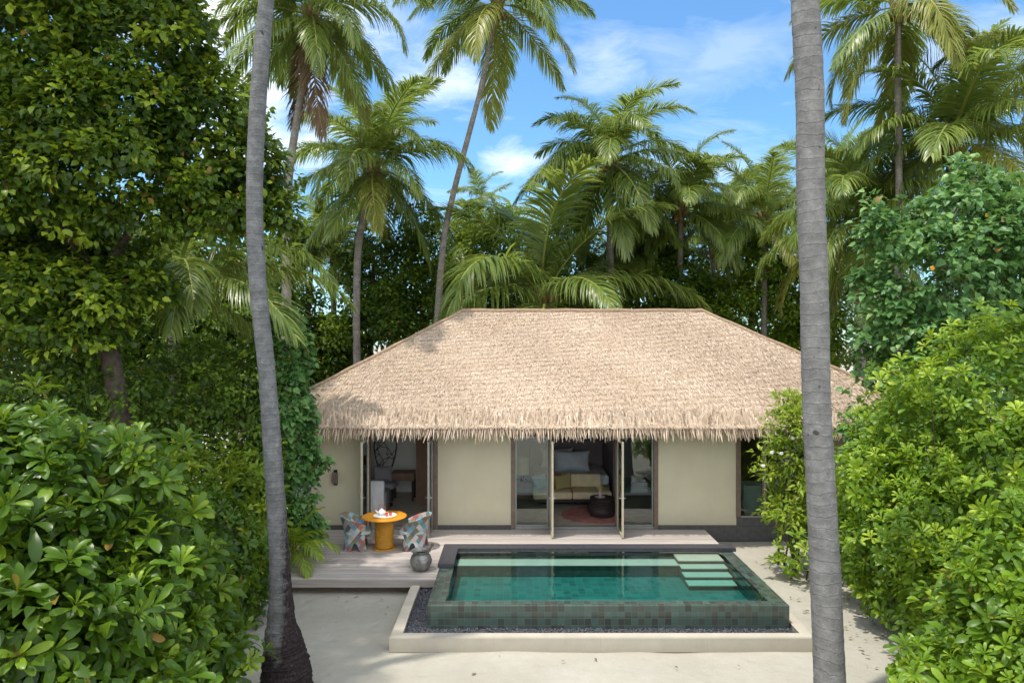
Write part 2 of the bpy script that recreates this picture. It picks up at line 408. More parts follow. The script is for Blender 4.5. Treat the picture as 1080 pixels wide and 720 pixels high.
# finer sheet of sand with gentle unevenness near the villa, the rest flat
def sand_sheet():
    nx, ny = 130, 150
    xs = np.linspace(-13, 13, nx); ys = np.linspace(-2, 28, ny)
    X, Y = np.meshgrid(xs, ys)
    Z = 0.012 * (np.sin(X * 2.1 + 0.7 * Y) * np.sin(Y * 1.7 - 0.4 * X) + 0.8 * np.sin(X * 4.7 + 1.3) * np.sin(Y * 5.1 + X)) + 0.018 * np.sin(X * .9 + 2) * np.sin(Y * .8)
    edge = np.minimum.reduce([np.abs(X + 13), np.abs(X - 13), np.abs(Y + 2), np.abs(Y - 28)])
    Z = Z * np.clip(edge, 0, 1) - 0.03
    V = np.stack([X, Y, Z], -1).reshape(-1, 3)
    # outer skirt ring to the horizon
    i = np.arange(nx * ny).reshape(ny, nx)
    fq = np.stack([i[:-1, :-1], i[:-1, 1:], i[1:, 1:], i[1:, :-1]], -1).reshape(-1, 4)
    b = len(V)
    O = np.array([(-400, -400, -.03), (400, -400, -.03), (400, 800, -.03), (-400, 800, -.03)])
    V = np.vstack([V, O])
    bot = list(i[0, :]); rt = list(i[:, -1]); top = list(i[-1, ::-1]); lf = list(i[::-1, 0])
    ext = []
    for side, (p, q) in zip((bot, rt, top, lf), ((b, b + 1), (b + 1, b + 2), (b + 2, b + 3), (b + 3, b))):
        for k in range(len(side) - 1):
            ext.append((side[k + 1], side[k], p))
        ext.append((p, q, side[-1]))
    return np_mesh('sand_ground', V, [fq, np.array(ext)], smooth=True)
bpy.data.meshes.remove(me)
g = link('sand_ground', sand_sheet(), M['sand']); tag(g, 'pale fine sand ground around the villa and pool', 'sand', kind='structure')

# ------------------------------------------------------------------ deck
DZ = 0.30
def deck():
    root = empty('wooden_deck', (0, 15.5, 0), 'weathered grey timber deck with a step along its front edge', 'deck')
    def grooved(x0, x1, y0, y1, z0, z1, name):
        n = max(1, round((y1 - y0) / 0.145)); w = (y1 - y0) / n
        prof = []
        for k in range(n):
            a = y0 + k * w
            if k > 0: prof += [(a - 0.0005 + 0.004, z1)]
            else: prof += [(a, z1)]
            if k < n - 1: prof += [(a + w - 0.006, z1), (a + w - 0.005, z1 - 0.02), (a + w + 0.0025, z1 - 0.02)]
            else: prof += [(a + w, z1)]
        prof += [(y1, z0), (y0, z0)]
        m = MB(); bm = m.bm
        A = [bm.verts.new((x0, y, z)) for y, z in prof]; B = [bm.verts.new((x1, y, z)) for y, z in prof]
        for k in range(len(prof)):
            k2 = (k + 1) % len(prof)
            bm.faces.new((A[k], A[k2], B[k2], B[k]))
        bm.faces.new(A); bm.faces.new(B)
        return m.build(name, M['deck'], root)
    grooved(-5.0, -1.53, 14.1, 15.75, DZ - 0.04, DZ, 'deck_boards')
    grooved(-5.0, 5.02, 15.75, 17.8, DZ - 0.04, DZ + 0.002, 'deck_boards')
    MB().box(-5.0, -1.54, 14.06, 14.098, DZ - 0.165, DZ - 0.002, 0.006).build('fascia_board', M['deck'], root)
    MB().box(-4.9, 4.9, 14.9, 17.7, 0.0, DZ - 0.045).build('joist_frame', M['soffit'], root) if False else None
    m = MB(); m.box(-4.95, -1.6, 14.3, 17.7, -0.03, DZ - 0.043); m.build('joist_frame', M['soffit'], root)
    m = MB(); m.box(4.98, 5.018, 15.8, 17.75, 0.05, DZ - 0.041); m.build('fascia_board', M['deck'], root)
deck()

# ------------------------------------------------------------------ pool
def pool():
    PX0, PX1, PY0, PY1 = -1.5, 4.9, 12.05, 15.4
    lip = 0.31; zt = 0.545; zf = 0.17
    root = empty('swimming_pool', (1.7, 13.7, 0), 'small raised plunge pool clad in green stone tile with dark coping', 'pool')
    m = MB()
    m.box(PX0, PX1, PY0, PY0 + 0.23, -0.03, zt, 0.008)
    m.build('front_wall', M['tile_out'], root)
    MB().box(PX0, PX0 + lip, PY0 + 0.232, PY1, -0.03, zt - 0.001, 0.006).build('side_wall', M['tile_out'], root)
    MB().box(PX1 - lip, PX1, PY0 + 0.232, PY1, -0.03, zt - 0.001, 0.006).build('side_wall', M['tile_out'], root)
    MB().box(PX0 + lip + .002, PX1 - lip - .002, PY1 - 0.28, PY1, -0.03, zt - 0.002, 0.006).build('back_wall', M['tile_out'], root)
    MB().box(PX0 + lip + .002, PX1 - lip - .002, PY0 + 0.232, PY1 - 0.282, -0.03, zf).build('pool_floor', M['tile_in'], root)
    # dark coping: L along the back and down the deck side
    m = MB(); bm = m.bm
    o = [(PX0 - .03, 14.03), (PX0 + .30, 14.03), (PX0 + .30, 15.1), (PX1 + .06, 15.1), (PX1 + .06, 15.43), (PX0 - .03, 15.43)]
    lo = [bm.verts.new((x, y, .552)) for x, y in o]; hi = [bm.verts.new((x, y, .632)) for x, y in o]
    bm.faces.new(lo); bm.faces.new(hi)
    for k in range(6): bm.faces.new((lo[k], lo[(k + 1) % 6], hi[(k + 1) % 6], hi[k]))
    bmesh.ops.bevel(bm, geom=bm.edges[:], offset=0.008, segments=2, affect='EDGES')
    m.build('coping', M['coping'], root)
    # submerged bench and steps
    b = MB().box(PX0 + lip + .004, 3.57, 14.6, 15.12, zf + .001, 0.40, 0.004).build('bench', M['riser'], root)
    MB().box(PX0 + lip + .006, 3.572, 14.585, 14.99, 0.401, 0.425, 0.006).build('bench_slab', M['tread'], b)
    ys = [15.12, 14.66, 14.39, 14.10, 13.80]
    zs = [0.50, 0.425, 0.345, 0.275]
    for k in range(4):
        st = MB().box(3.58, 4.555, ys[k + 1] + .02, ys[k] + (0 if k == 0 else .05), zf + .001, zs[k] - .025, 0.003).build('step', M['riser'], root)
        MB().box(3.575, 4.56, ys[k + 1], ys[k] - (0.002 if k == 0 else -.015), zs[k] - .024, zs[k], 0.005).build('tread', M['tread'], st)
    # water level with the lips: a closed body of water
    nx, ny = 50, 30
    wx0, wx1, wy0, wy1 = PX0 + lip - .012, PX1 - lip + .012, PY0 + .218, PY1 - .27
    V = np.array([(x, y, 0.5465) for y in np.linspace(wy0, wy1, ny) for x in np.linspace(wx0, wx1, nx)])
    i = np.arange(nx * ny).reshape(ny, nx)
    q = np.stack([i[:-1, :-1], i[:-1, 1:], i[1:, 1:], i[1:, :-1]], -1).reshape(-1, 4)
    V2 = V.copy(); V2[:, 2] = zf - .01
    rim = np.concatenate([i[0, :-1], i[:-1, -1], i[-1, :0:-1], i[:0:-1, 0]])
    nn = nx * ny; r2 = np.roll(rim, -1)
    side = np.stack([rim + nn, r2 + nn, r2, rim], -1)
    w = link('pool_water', np_mesh('pool_water', np.vstack([V, V2]), [q, q[:, ::-1] + nn, side]), M['water'])
    tag(w, 'still turquoise water filling the plunge pool to its rim', 'water', kind='structure')
    # kerb round the gravel trough
    k = MB(); bm = k.bm
    o = [(-1.52, 13.98), (-2.07, 13.98), (-2.07, 11.5), (5.10, 11.5), (5.10, 15.72), (4.93, 15.72)]
    inn = [(-1.87, 13.98), (-1.87, 11.68), (4.92, 11.68)]
    ring = [(-2.07, 13.98), (-2.07, 11.5), (5.12, 11.5), (5.20, 15.72), (5.02, 15.72), (4.935, 11.68), (-1.88, 11.68), (-1.88, 13.98)]
    lo = [bm.verts.new((x, y, -.03)) for x, y in ring]; hi = [bm.verts.new((x, y, .215)) for x, y in ring]
    n = len(ring)
    for a in range(n): bm.faces.new((lo[a], lo[(a + 1) % n], hi[(a + 1) % n], hi[a]))
    bm.faces.new(hi); bm.faces.new(lo)
    bmesh.ops.bevel(bm, geom=[e for e in bm.edges if e.verts[0].co.z > .2 and e.verts[1].co.z > .2 and len(e.link_faces) == 2], offset=0.012, segments=2, affect='EDGES')
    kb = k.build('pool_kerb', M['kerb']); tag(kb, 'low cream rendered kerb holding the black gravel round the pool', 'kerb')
    # gravel: many little stones, one heap
    T = np.array([(1, 0, 0), (-1, 0, 0), (0, 1, 0), (0, -1, 0), (0, 0, 1), (0, 0, -1)], dtype=float)
    TF = np.array([(0, 2, 4), (2, 1, 4), (1, 3, 4), (3, 0, 4), (2, 0, 5), (1, 2, 5), (3, 1, 5), (0, 3, 5)])
    P = []
    def fill(x0, x1, y0, y1, d):
        n = int((x1 - x0) * (y1 - y0) * d)
        P.append(np.stack([rng.uniform(x0, x1, n), rng.uniform(y0, y1, n), rng.uniform(.105, .145, n)], -1))
    fill(-1.88, 4.93, 11.68, 12.05, 2600); fill(-1.88, -1.5, 12.05, 13.97, 2600); fill(4.9, 4.96, 12.05, 15.3, 1500)
    P = np.vstack(P); n = len(P)
    S = rng.uniform(.010, .024, (n, 1, 1)) * rng.uniform(.6, 1.3, (n, 1, 3))
    Q = rng.normal(size=(n, 3, 3)); Q, _ = np.linalg.qr(Q)
    V = np.einsum('kj,nij->nki', T, Q) * S + P[:, None, :]
    Fc = (TF[None] + (np.arange(n) * 6)[:, None, None]).reshape(-1, 3)
    base = np.array([(-1.88, 11.68, .11), (4.93, 11.68, .11), (4.93, 12.06, .11), (-1.88, 12.06, .11), (-1.88, 13.98, .11), (-1.49, 13.98, .11), (-1.49, 12.06, .11), (4.99, 15.4, .11), (4.89, 15.4, .11), (4.89, 12.06, .11)])
    nb = n * 6
    Vall = np.vstack([V.reshape(-1, 3), base])
    fb = np.array([[0, 1, 2, 3], [3, 6, 5, 4], [9, 2, 7, 8]]) + nb
    gv = link('black_gravel', np_mesh('black_gravel', Vall, [Fc, fb]), M['gravel'])
    tag(gv, 'black gravel filling the trough round the pool', 'gravel', kind='stuff')
pool()

# ------------------------------------------------------------------ villa
YW = 17.8
def px_x(px, Y=YW): return (px - 540) * Y / F
villa = empty('villa', (2.3, 20, 0), 'single storey cream villa with a hipped thatched roof and open glass doors', 'villa')

def villa_build():
    zt = 2.95
    X0, X1, YB = -5.24, 10.2, 26.6
    def wall(x0, x1, y0=YW, y1=YW + .2, z0=.42, z1=zt, mat='wall'):
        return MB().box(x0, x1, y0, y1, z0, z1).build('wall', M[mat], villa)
    def pl(x0, x1, z0=.0, z1=.42, y0=YW - .02, y1=YW + .2):
        MB().box(x0, x1, y0, y1, z0, z1 - .002, .004).build('plinth', M['plinth'], villa)
    # front wall panels between the openings
    ax0, ax1 = px_x(386), px_x(457)         # dining side doors
    bx0, bx1 = px_x(539), px_x(694)         # bedroom doors
    cx0, cx1 = px_x(776.5), px_x(862)       # bathroom window
    for a, b in ((X0, ax0), (ax1 + .12, bx0), (bx1, cx0), (cx1, X1)):
        wall(a, b); pl(a, b)
    wall(cx0, cx1, z0=.40, z1=.62, mat='plinth'); pl(cx0, cx1, 0, .398)
    # lintels above openings
    for a, b in ((ax0, ax1 + .12), (bx0, bx1), (cx0, cx1)):
        MB().box(a, b, YW + .002, YW + .198, 2.72, zt).build('lintel', M['frame_dark'], villa)
    wall(X0, X0 + .2, YW + .202, 18.5); wall(X0, X0 + .2, 21.9, YB - .2); wall(X0, X0 + .2, 18.5, 21.9, z1=.7)  # wall opened, out of view, round an added window
    MB().box(X0, X0 + .2, 18.502, 21.898, 2.72, zt).build('lintel', M['frame_dark'], villa)
    m = MB()
    for y in (18.505, 20.17, 21.835): m.box(X0 + .07, X0 + .13, y, y + .06, .702, 2.718)
    f = m.build('added_side_window', M['frame_dark'], villa)  # added window on an unseen side, to brighten the dining room
    MB().box(X0 + .096, X0 + .104, 18.56, 21.84, .702, 2.718).build('pane', M['glass'], f)
    wall(X1 - .2, X1, YW + .202, YB - .2); wall(X0, X1, YB - .2, YB, z0=.42, z1=.8)  # unseen rear wall kept low so more daylight gets in
    pl(X0 - .02, X0 + .2, 0, .42, YW + .202, YB); pl(X1 - .2, X1 + .02, 0, .42, YW + .202, YB)
    # inside
    MB().box(X0 + .2, X1 - .2, YW, YB - .2, 0.0, DZ + .012).build('floor', M['floor_wood'], villa)
    MB().box(X0 + .01, X1 - .01, YW + .01, YB - .01, zt + .002, zt + .06).build('ceiling', M['white'], villa)
    # partitions: white dining room back wall, brown timber wall, plum bedroom wall
    MB().box(X0 + .2, -2.9, 22.2, 22.3, .313, zt).build('partition', M['white'], villa)
    MB().box(-2.9, -1.2, 20.6, 20.7, .313, zt).build('partition', M['brown_panel'], villa)
    MB().box(-1.2, -1.1, YW + .2, 26.4, .313, zt).build('partition', M['white'], villa)
    MB().box(-1.1, 4.6, 23.6, 23.7, .313, 1.9).build('partition', M['aubergine'], villa)  # stopped short of the ceiling to let rear light pass over
    MB().box(4.6, 4.7, YW + .2, 26.4, .313, zt).build('partition', M['aubergine'], villa)
    MB().box(3.15, 3.28, 21.2, 23.58, .313, zt).build('partition', M['aubergine'], villa)
    MB().box(4.7, X1 - .2, 20.8, 20.9, .313, zt).build('partition', M['brown_panel'], villa)
    # door frames
    def post(x, w=.11, z0=DZ, z1=2.74, mat='frame_dark', y0=YW - .03, y1=YW + .17, name='door_frame'):
        MB().box(x - w / 2, x + w / 2, y0, y1, z0 + .013, z1, .004).build(name, M[mat], villa)
    post(ax0 + .04, .10); post(ax1 + .06, .12)
    post(bx0 + .055); post(bx1 - .055)
    post(cx0 + .05, .12, .62, 2.74, name='window_frame'); post(cx1 - .04, .08, .62, 2.74, name='window_frame')
    # threshold rails
    for a, b in ((ax0 + .1, ax1), (bx0 + .115, bx1 - .115)):
        MB().box(a, b, YW - .025, YW + .16, DZ + .013, DZ + .075, .004).build('threshold', M['sill'], villa)
    # fixed panes with slim frames
    def panel(name, x0, x1, y, z0, z1, fw, mat, ax='x'):
        m = MB()
        if ax == 'x':
            m.box(x0, x0 + fw, y, y + .05, z0, z1); m.box(x1 - fw, x1, y, y + .05, z0, z1)
            m.box(x0 + fw, x1 - fw, y, y + .05, z1 - fw, z1); m.box(x0 + fw, x1 - fw, y, y + .05, z0, z0 + fw)
            f = m.build(name, M[mat], villa)
            MB().box(x0 + fw - .004, x1 - fw + .004, y + .021, y + .029, z0 + fw - .004, z1 - fw + .004).build('pane', M['glass'], f)
        else:   # leaf standing open, across x
            y0, y1 = x0, x1; x = y
            m.box(x - .025, x + .025, y0, y0 + fw, z0, z1, .003); m.box(x - .025, x + .025, y1 - fw, y1, z0, z1, .003)
            m.box(x - .025, x + .025, y0 + fw, y1 - fw, z1 - fw, z1); m.box(x - .025, x + .025, y0 + fw, y1 - fw, z0, z0 + fw)
            f = m.build(name, M[mat], villa)
            MB().box(x - .004, x + .004, y0 + fw - .004, y1 - fw + .004, z0 + fw - .004, z1 - fw + .004).build('pane', M['glass'], f)
            for sx in (-1, 1):
                h = MB(); h.tube([(x + sx * .03, y0 + .05, 1.30), (x + sx * .075, y0 + .05, 1.30), (x + sx * .078, y0 + .15, 1.30)], .011, 8)
                h.box(x + sx * .0275 - .003, x + sx * .0275 + .003, y0 + .03, y0 + .07, 1.2, 1.4)
                h.build('handle', M['steel'], f, True)
        return f
    zl, zh = DZ + .076, 2.718
    xl, xr = px_x(579.5), px_x(650.5)
    panel('fixed_window', bx0 + .112, xl - .03, YW + .06, zl, zh, .035, 'sill')
    panel('fixed_window', xr + .03, bx1 - .112, YW + .06, zl, zh, .035, 'sill')
    post(xl, .055, zl - .013, zh, 'frame_dark', YW + .03, YW + .13, 'mullion'); post(xr, .055, zl - .013, zh, 'frame_dark', YW + .03, YW + .13, 'mullion')
    panel('glass_door', YW - .86, YW - .035, xl + .03, DZ + .03, zh - .02, .06, 'frame_light', 'y')
    panel('glass_door', YW - .86, YW - .035, xr + .02, DZ + .03, zh - .02, .06, 'frame_light', 'y')
    panel('glass_door', YW - .80, YW - .035, ax0 + .06, DZ + .03, zh - .02, .06, 'frame_light', 'y')
    panel('glass_door', YW - .80, YW - .035, ax1 - .03, DZ + .03, zh - .02, .06, 'sill', 'y')
    mxx = px_x(807)
    panel('fixed_window', cx0 + .113, mxx - .03, YW + .06, .622, zh, .03, 'frame_dark')
    panel('fixed_window', mxx + .03, cx1 - .083, YW + .06, .622, zh, .03, 'frame_dark')
    post(mxx, .055, .61, zh, 'sill', YW + .02, YW + .14, 'mullion')
    MB().box(cx0 + .11, cx1 - .08, YW - .03, YW + .05, .62, .66, .004).build('window_sill', M['sill'], villa)

    # ---------------- roof
    EL, ER, EY0, EY1, EZ = -6.85, 11.4, 17.0, 27.4, 3.05
    RL, RR, RY, RZ = -1.6, 6.2, 22.2, 6.17
    e = [(EL, EY0), (ER, EY0), (ER, EY1), (EL, EY1)]
    m = MB(); bm = m.bm
    top = [bm.verts.new((x, y, EZ - .07)) for x, y in e]; bot = [bm.verts.new((x, y, EZ - .13)) for x, y in e]
    r0 = bm.verts.new((RL, RY, RZ - .07)); r1 = bm.verts.new((RR, RY, RZ - .07))
    bm.faces.new((top[0], top[1], r1, r0)); bm.faces.new((top[1], top[2], r1)); bm.faces.new((top[2], top[3], r0, r1)); bm.faces.new((top[3], top[0], r0))
    for k in range(4): bm.faces.new((bot[k], bot[(k + 1) % 4], top[(k + 1) % 4], top[k]))
    bm.faces.new(bot)
    roof = m.build('roof', M['thatch_base'], villa)
    # thatch blades, course over course
    A = [np.array((x, y, EZ)) for x, y in e]
    R0 = np.array((RL, RY, RZ)); R1 = np.array((RR, RY, RZ))
    Vs, Ts = [], []
    def blades(P, D, N, L, Wd, lift, tone, droop=0.0):
        """P tip-side start, D down-slope dir"""
        n = len(P)
        S = np.cross(D, N); S /= np.linalg.norm(S, axis=1, keepdims=True)
        L = L[:, None]; Wd = Wd[:, None]; lift = lift[:, None]
        tw = rng.normal(0, .25, (n, 1))
        S2 = S + N * tw
        up = -D * L * .5
        a = P + up - N * .02
        mid = P + D * L * .1 + N * lift * .6
        tip = P + D * L * .5 + N * lift + np.array([0, 0, -1.0]) * droop
        V = np.stack([a - S2 * Wd * .5, a + S2 * Wd * .5, mid + S2 * Wd * .5, mid - S2 * Wd * .5, tip + S2 * Wd * .12, tip - S2 * Wd * .12], 1)
        Vs.append(V.reshape(-1, 3)); Ts.append(np.repeat(tone, 6))
    def face(E0, E1, T0, T1, du, rows):
        N = np.cross(E1 - E0, T0 - E0); N /= np.linalg.norm(N)
        if N[2] < 0: N = -N
        for k in range(rows):
            v = (k + rng.uniform(.1, .9)) / rows
            a = E0 + (T0 - E0) * v; b = E1 + (T1 - E1) * v
            n = max(2, int(np.linalg.norm(b - a) / du))
            u = (np.arange(n) + rng.uniform(0, 1, n)) / n
            P = a + (b - a) * u[:, None]
            sag = .03 * np.sin(P[:, 0] * .7 + k) * np.sin(P[:, 2] * 3)
            P = P + N * (rng.uniform(-.006, .018, n) + .012 * np.sin(u * 37 + k * 2.1) * np.sin(u * 91 + k))[:, None]
            down = (E0 - T0) if np.allclose(T0, T1) is False else ((E0 + E1) / 2 - T0)
            ex = (E1 - E0) / np.linalg.norm(E1 - E0)
            down = np.cross(ex, N); down = down if down[2] < 0 else -down
            D = down[None] + ex[None] * rng.normal(0, .09, (n, 1)) + rng.normal(0, .025, (n, 3))
            D /= np.linalg.norm(D, axis=1, keepdims=True)
            tone = np.clip(rng.normal(.58, .15, n) - .45 * (rng.random(n) < .06) - (.09 if k % 8 == 0 else 0) + .08 * np.sin(P[:, 0] * 1.3 + P[:, 2] * 2.0), 0, 1)
            blades(P, D, np.repeat(N[None], n, 0), rng.uniform(.10, .27, n), rng.uniform(.009, .022, n), rng.uniform(.0, .024, n), tone)
    face(A[0], A[1], R0, R1, .0155, 150)
    face(A[1], A[2], R1, R1, .04, 60); face(A[3], A[0], R0, R0, .04, 60); face(A[2], A[3], R1, R0, .09, 40)
    nV = sum(len(v) for v in Vs)
    def fl(Vs, Ts, name, parent):
        V = np.vstack(Vs); nb = len(V) // 6
        q = np.array([[0, 1, 2, 3], [3, 2, 4, 5]])
        Fq = (q[None] + (np.arange(nb) * 6)[:, None, None]).reshape(-1, 4)
        return link(name, np_mesh(name, V, [Fq], np.concatenate(Ts)), M['thatch'], parent)
    fl(Vs, Ts, 'thatch', roof)
    # shaggy eave fringe
    Vs.clear(); Ts.clear()
    def fringe(E0, E1, outn, du):
        ex = (E1 - E0) / np.linalg.norm(E1 - E0)
        for lay in range(8):
            n = int(np.linalg.norm(E1 - E0) / du)
            u = (np.arange(n) + rng.uniform(0, 1, n)) / n
            inn = .38 - lay * .052
            P = E0 + (E1 - E0) * u[:, None] - outn * inn + np.array([0, 0, inn * .6 - .10 + lay * .012])
            n_ = rng.normal(0, .17, (n, 1))
            D = np.array([0, 0, -1.0])[None] * 1.0 + outn[None] * (rng.uniform(.0, .75, (n, 1)) + .03 * lay) + ex[None] * n_
            D /= np.linalg.norm(D, axis=1, keepdims=True)
            N = np.repeat((outn * .8 + np.array([0, 0, .35]))[None], n, 0)
            N = N - D * np.sum(N * D, 1, keepdims=True); N /= np.linalg.norm(N, axis=1, keepdims=True)
            L = rng.uniform(.30, .76, n) + .05 * np.sin(u * 60 + lay) + .05 * np.sin(u * 173 + lay * 2)
            blades(P, D, N, L, rng.uniform(.018, .040, n), rng.uniform(-.01, .03, n), np.clip(rng.normal(.5, .24, n), 0, 1), rng.uniform(0, .05, (n, 1)))
    fringe(A[0], A[1], np.array((0, -1.0, 0)), .05); fringe(A[1], A[2], np.array((1.0, 0, 0)), .06); fringe(A[3], A[0], np.array((-1.0, 0, 0)), .06); fringe(A[2], A[3], np.array((0, 1.0, 0)), .12)
    fl(Vs, Ts, 'eave_fringe', roof)
    # rolled caps on ridge and hips
    def cap(p, q, r, name):
        Vs.clear(); Ts.clear()
        p = np.array(p, float); q = np.array(q, float)
        k = 14
        pts = [p + (q - p) * t / k + np.array((0, 0, .02 + .012 * math.sin(t * 2.3))) for t in range(k + 1)]
        MB().tube(pts, r, 8).build(name, M['thatch_base'], roof, True)
    cap(R0, R1, .075, 'ridge_cap')
    for a, b in ((A[0], R0), (A[1], R1), (A[2], R1), (A[3], R0)): cap(a, b, .06, 'hip_cap')
villa_build()

# ------------------------------------------------------------------ furniture
def fabric(name, col, var=.08, weave=90):
    t = NT(name); p = t.pos()
    c = t.ramp(t.noise(p, 5, 4), [(.3, tuple(x * (1 - var) for x in col)), (.7, tuple(min(1, x * (1 + var)) for x in col))])
    return t.done(t.pbr(c, .95, .1, normal=t.bump(t.noise(p, weave, 2), .25, .004)))
M['linen_beige'] = fabric('beige_upholstery', (.82, .67, .43))
M['linen_white'] = fabric('white_linen', (.82, .82, .83))
M['linen_blue'] = fabric('cool_white_linen', (.74, .75, .82))
M['olive'] = fabric('olive_fabric', (.42, .36, .16))
M['rust'] = fabric('rust_fabric', (.38, .12, .06))
M['teal_f'] = fabric('pale_teal_fabric', (.40, .50, .50))
M['grey_f'] = fabric('grey_fabric', (.30, .28, .30))
M['lamp'] = fabric('cream_lampshade', (.66, .66, .52))
M['orange'] = plain('orange_lacquer', (.62, .26, .02), .35, .1, 5)
M['orange_d'] = plain('ochre_lacquer', (.50, .25, .03), .45, .12, 5)
M['rattan'] = plain('dark_rattan', (.045, .032, .03), .55, .3, 30, .4)
M['rug'] = fabric('red_rug', (.46, .20, .17), .3)
M['ceramic'] = plain('white_ceramic', (.80, .79, .76), .2, .03, 4)
M['red_glass'] = plain('coral_glass', (.62, .12, .05), .15, .15, 9)
M['pink'] = plain('blush_ceramic', (.62, .42, .38), .35, .06, 5)
M['black'] = plain('dark_bronze', (.03, .028, .026), .45, .2, 9, 0, .4)
def pot_mat():
    t = NT('hammered_metal'); p = t.pos()
    vo = t.n.new('ShaderNodeTexVoronoi'); vo.inputs['Scale'].default_value = 17; t.set(vo.inputs['Vector'], p)
    c = t.ramp(t.noise(p, 6, 5), [(.3, (.13, .125, .115)), (.7, (.36, .35, .32))])
    return t.done(t.pbr(c, .5, .5, .45, t.bump(vo.outputs[0], .5, .02)))
M['pot'] = pot_mat()
def patch_mat():
    t = NT('patchwork_weave')
    o = t.obj()
    sx = t.add('SeparateXYZ'); t.set(sx.inputs[0], o)
    ang = t.math('MULTIPLY', t.math('ARCTAN2', sx.outputs[1], sx.outputs[0]), .38)
    a = t.math('MULTIPLY', t.math('ADD', ang, sx.outputs[2]), 6.2); b = t.math('MULTIPLY', t.math('SUBTRACT', ang, sx.outputs[2]), 6.2)
    cb = t.add('CombineXYZ'); t.set(cb.inputs[0], t.math('FLOOR', a)); t.set(cb.inputs[1], t.math('FLOOR', b))
    wn = t.n.new('ShaderNodeTexWhiteNoise'); wn.noise_dimensions = '2D'; t.set(wn.inputs[0], cb.outputs[0])
    cols = [(.13, .30, .42), (.50, .10, .06), (.60, .58, .54), (.20, .13, .03), (.20, .40, .46), (.34, .09, .10), (.10, .13, .16), (.52, .42, .36), (.62, .16, .06), (.12, .24, .20), (.46, .52, .56), (.16, .08, .07)]
    cols = [tuple(v * .8 for v in x) for x in cols]
    c = t.ramp(wn.outputs[0], [(i / len(cols), x) for i, x in enumerate(cols)], 'CONSTANT')
    # woven stripes inside the patches
    st = t.math('FRACT', t.math('MULTIPLY', a, 4.0)); st2 = t.math('FRACT', t.math('MULTIPLY', b, 4.0))
    s = t.math('MULTIPLY', t.math('GREATER_THAN', st, .5), t.math('GREATER_THAN', st2, .5))
    c = t.mix(t.math('MULTIPLY', s, .45), c, (.52, .56, .58))
    return t.done(t.pbr(c, .8, .2, normal=t.bump(st, .2, .004)))
M['patch'] = patch_mat()

FZ = DZ + .002
def ang_diff(a): return (a + math.pi) % (2 * math.pi) - math.pi

def tub_chair(x, y, rz, label):
    root = empty('tub_chair', (x, y, FZ), label, 'chair', 'patchwork tub chairs at the dining table', rz)
    # shell wraps the back (-x side); opening toward +x; two splayed panels carry it
    m = MB(); bm = m.bm
    n = 56; rows = 10; th0 = math.radians(128)
    outer, inner = [], []
    for i in range(n + 1):
        t = -th0 + 2 * th0 * i / n
        a = math.pi + t
        f = abs(t) / th0
        zt = .80 - .20 * max(0, f - .30) ** 1.2 / (.7 ** 1.2)
        # feet at two fronts and two at the back flanks, arched between
        zb = .34 * (math.cos(t * 2.0 / 1.0) * .5 + .5) ** 2.5 if True else 0
        zb = .36 * max(0.0, 1 - (abs(abs(t) - math.radians(0)) / math.radians(34)) ** 2)
        zb = max(zb, .20 * max(0.0, 1 - ((abs(t) - math.radians(85)) / math.radians(18)) ** 2))
        co, ci = [], []
        for j in range(rows + 1):
            v = j / rows; z = zb + (zt - zb) * v
            w = z / .8
            r = .36 - .07 * math.sin(w * math.pi) ** 1.0 + .05 * w ** 2 + .01
            co.append(bm.verts.new((r * math.cos(a), r * math.sin(a), z)))
            ci.append(bm.verts.new(((r - .045) * math.cos(a), (r - .045) * math.sin(a), z)))
        outer.append(co); inner.append(ci)
    for i in range(n):
        for j in range(rows):
            bm.faces.new((outer[i][j], outer[i + 1][j], outer[i + 1][j + 1], outer[i][j + 1]))
            bm.faces.new((inner[i][j], inner[i][j + 1], inner[i + 1][j + 1], inner[i + 1][j]))
        bm.faces.new((outer[i][rows], outer[i + 1][rows], inner[i + 1][rows], inner[i][rows]))
        bm.faces.new((outer[i][0], inner[i][0], inner[i + 1][0], outer[i + 1][0]))
    for e_ in (0, n):
        for j in range(rows):
            bm.faces.new((outer[e_][j], outer[e_][j + 1], inner[e_][j + 1], inner[e_][j]))
    m.build('backrest', M['patch'], root, True, True)
    m = MB(); m.super((.03, 0, .41), (.31, .30, .055), .55, 28, 10); m.build('seat', M['teal_f'], root, True, True)
    m = MB(); m.lathe((.0, 0, .30), [(.0, 0), (.27, 0), (.285, .06), (.0, .07)], 28); m.build('seat_base', M['patch'], root, True, True)
    return root
TX, TY = -3.03, 16.2
tub_chair(TX - .64, TY + .02, math.radians(8), 'patchwork tub chair beside the cream wall with the small dark lamp')
tub_chair(TX + .70, TY + .05, math.radians(176), 'patchwork tub chair behind the silver pot, with a red diamond patch')

root = empty('dining_table', (TX, TY, FZ), 'round orange table on a ribbed drum pedestal between patchwork chairs', 'table')
MB().lathe((TX, TY, FZ), [(0, .735), (.50, .735), (.525, .748), (.525, .762), (.51, .77), (0, .77)], 56).build('table_top', M['orange'], root, True)
prof = [(0, .028), (.20, .028)]
for k in range(15):
    z = .04 + k * .046
    prof += [(.205, z), (.222, z + .012), (.222, z + .032), (.205, z + .044)]
prof += [(.20, .733), (0, .733)]
MB().lathe((TX, TY, FZ), prof, 48).build('pedestal', M['orange_d'], root, True)
MB().lathe((TX, TY, FZ), [(0, 0), (.275, 0), (.28, .012), (.27, .026), (0, .026)], 48).build('base_plate', M['orange_d'], root, True)
TT = FZ + .772
r = MB().lathe((TX + .02, TY - .02, TT), [(0, .0), (.24, 0), (.275, .016), (.268, .02), (.235, .008), (0, .007)], 40).build('serving_tray', M['ceramic'], None, True)
tag(r, 'round white serving tray lying on the orange table', 'tray')
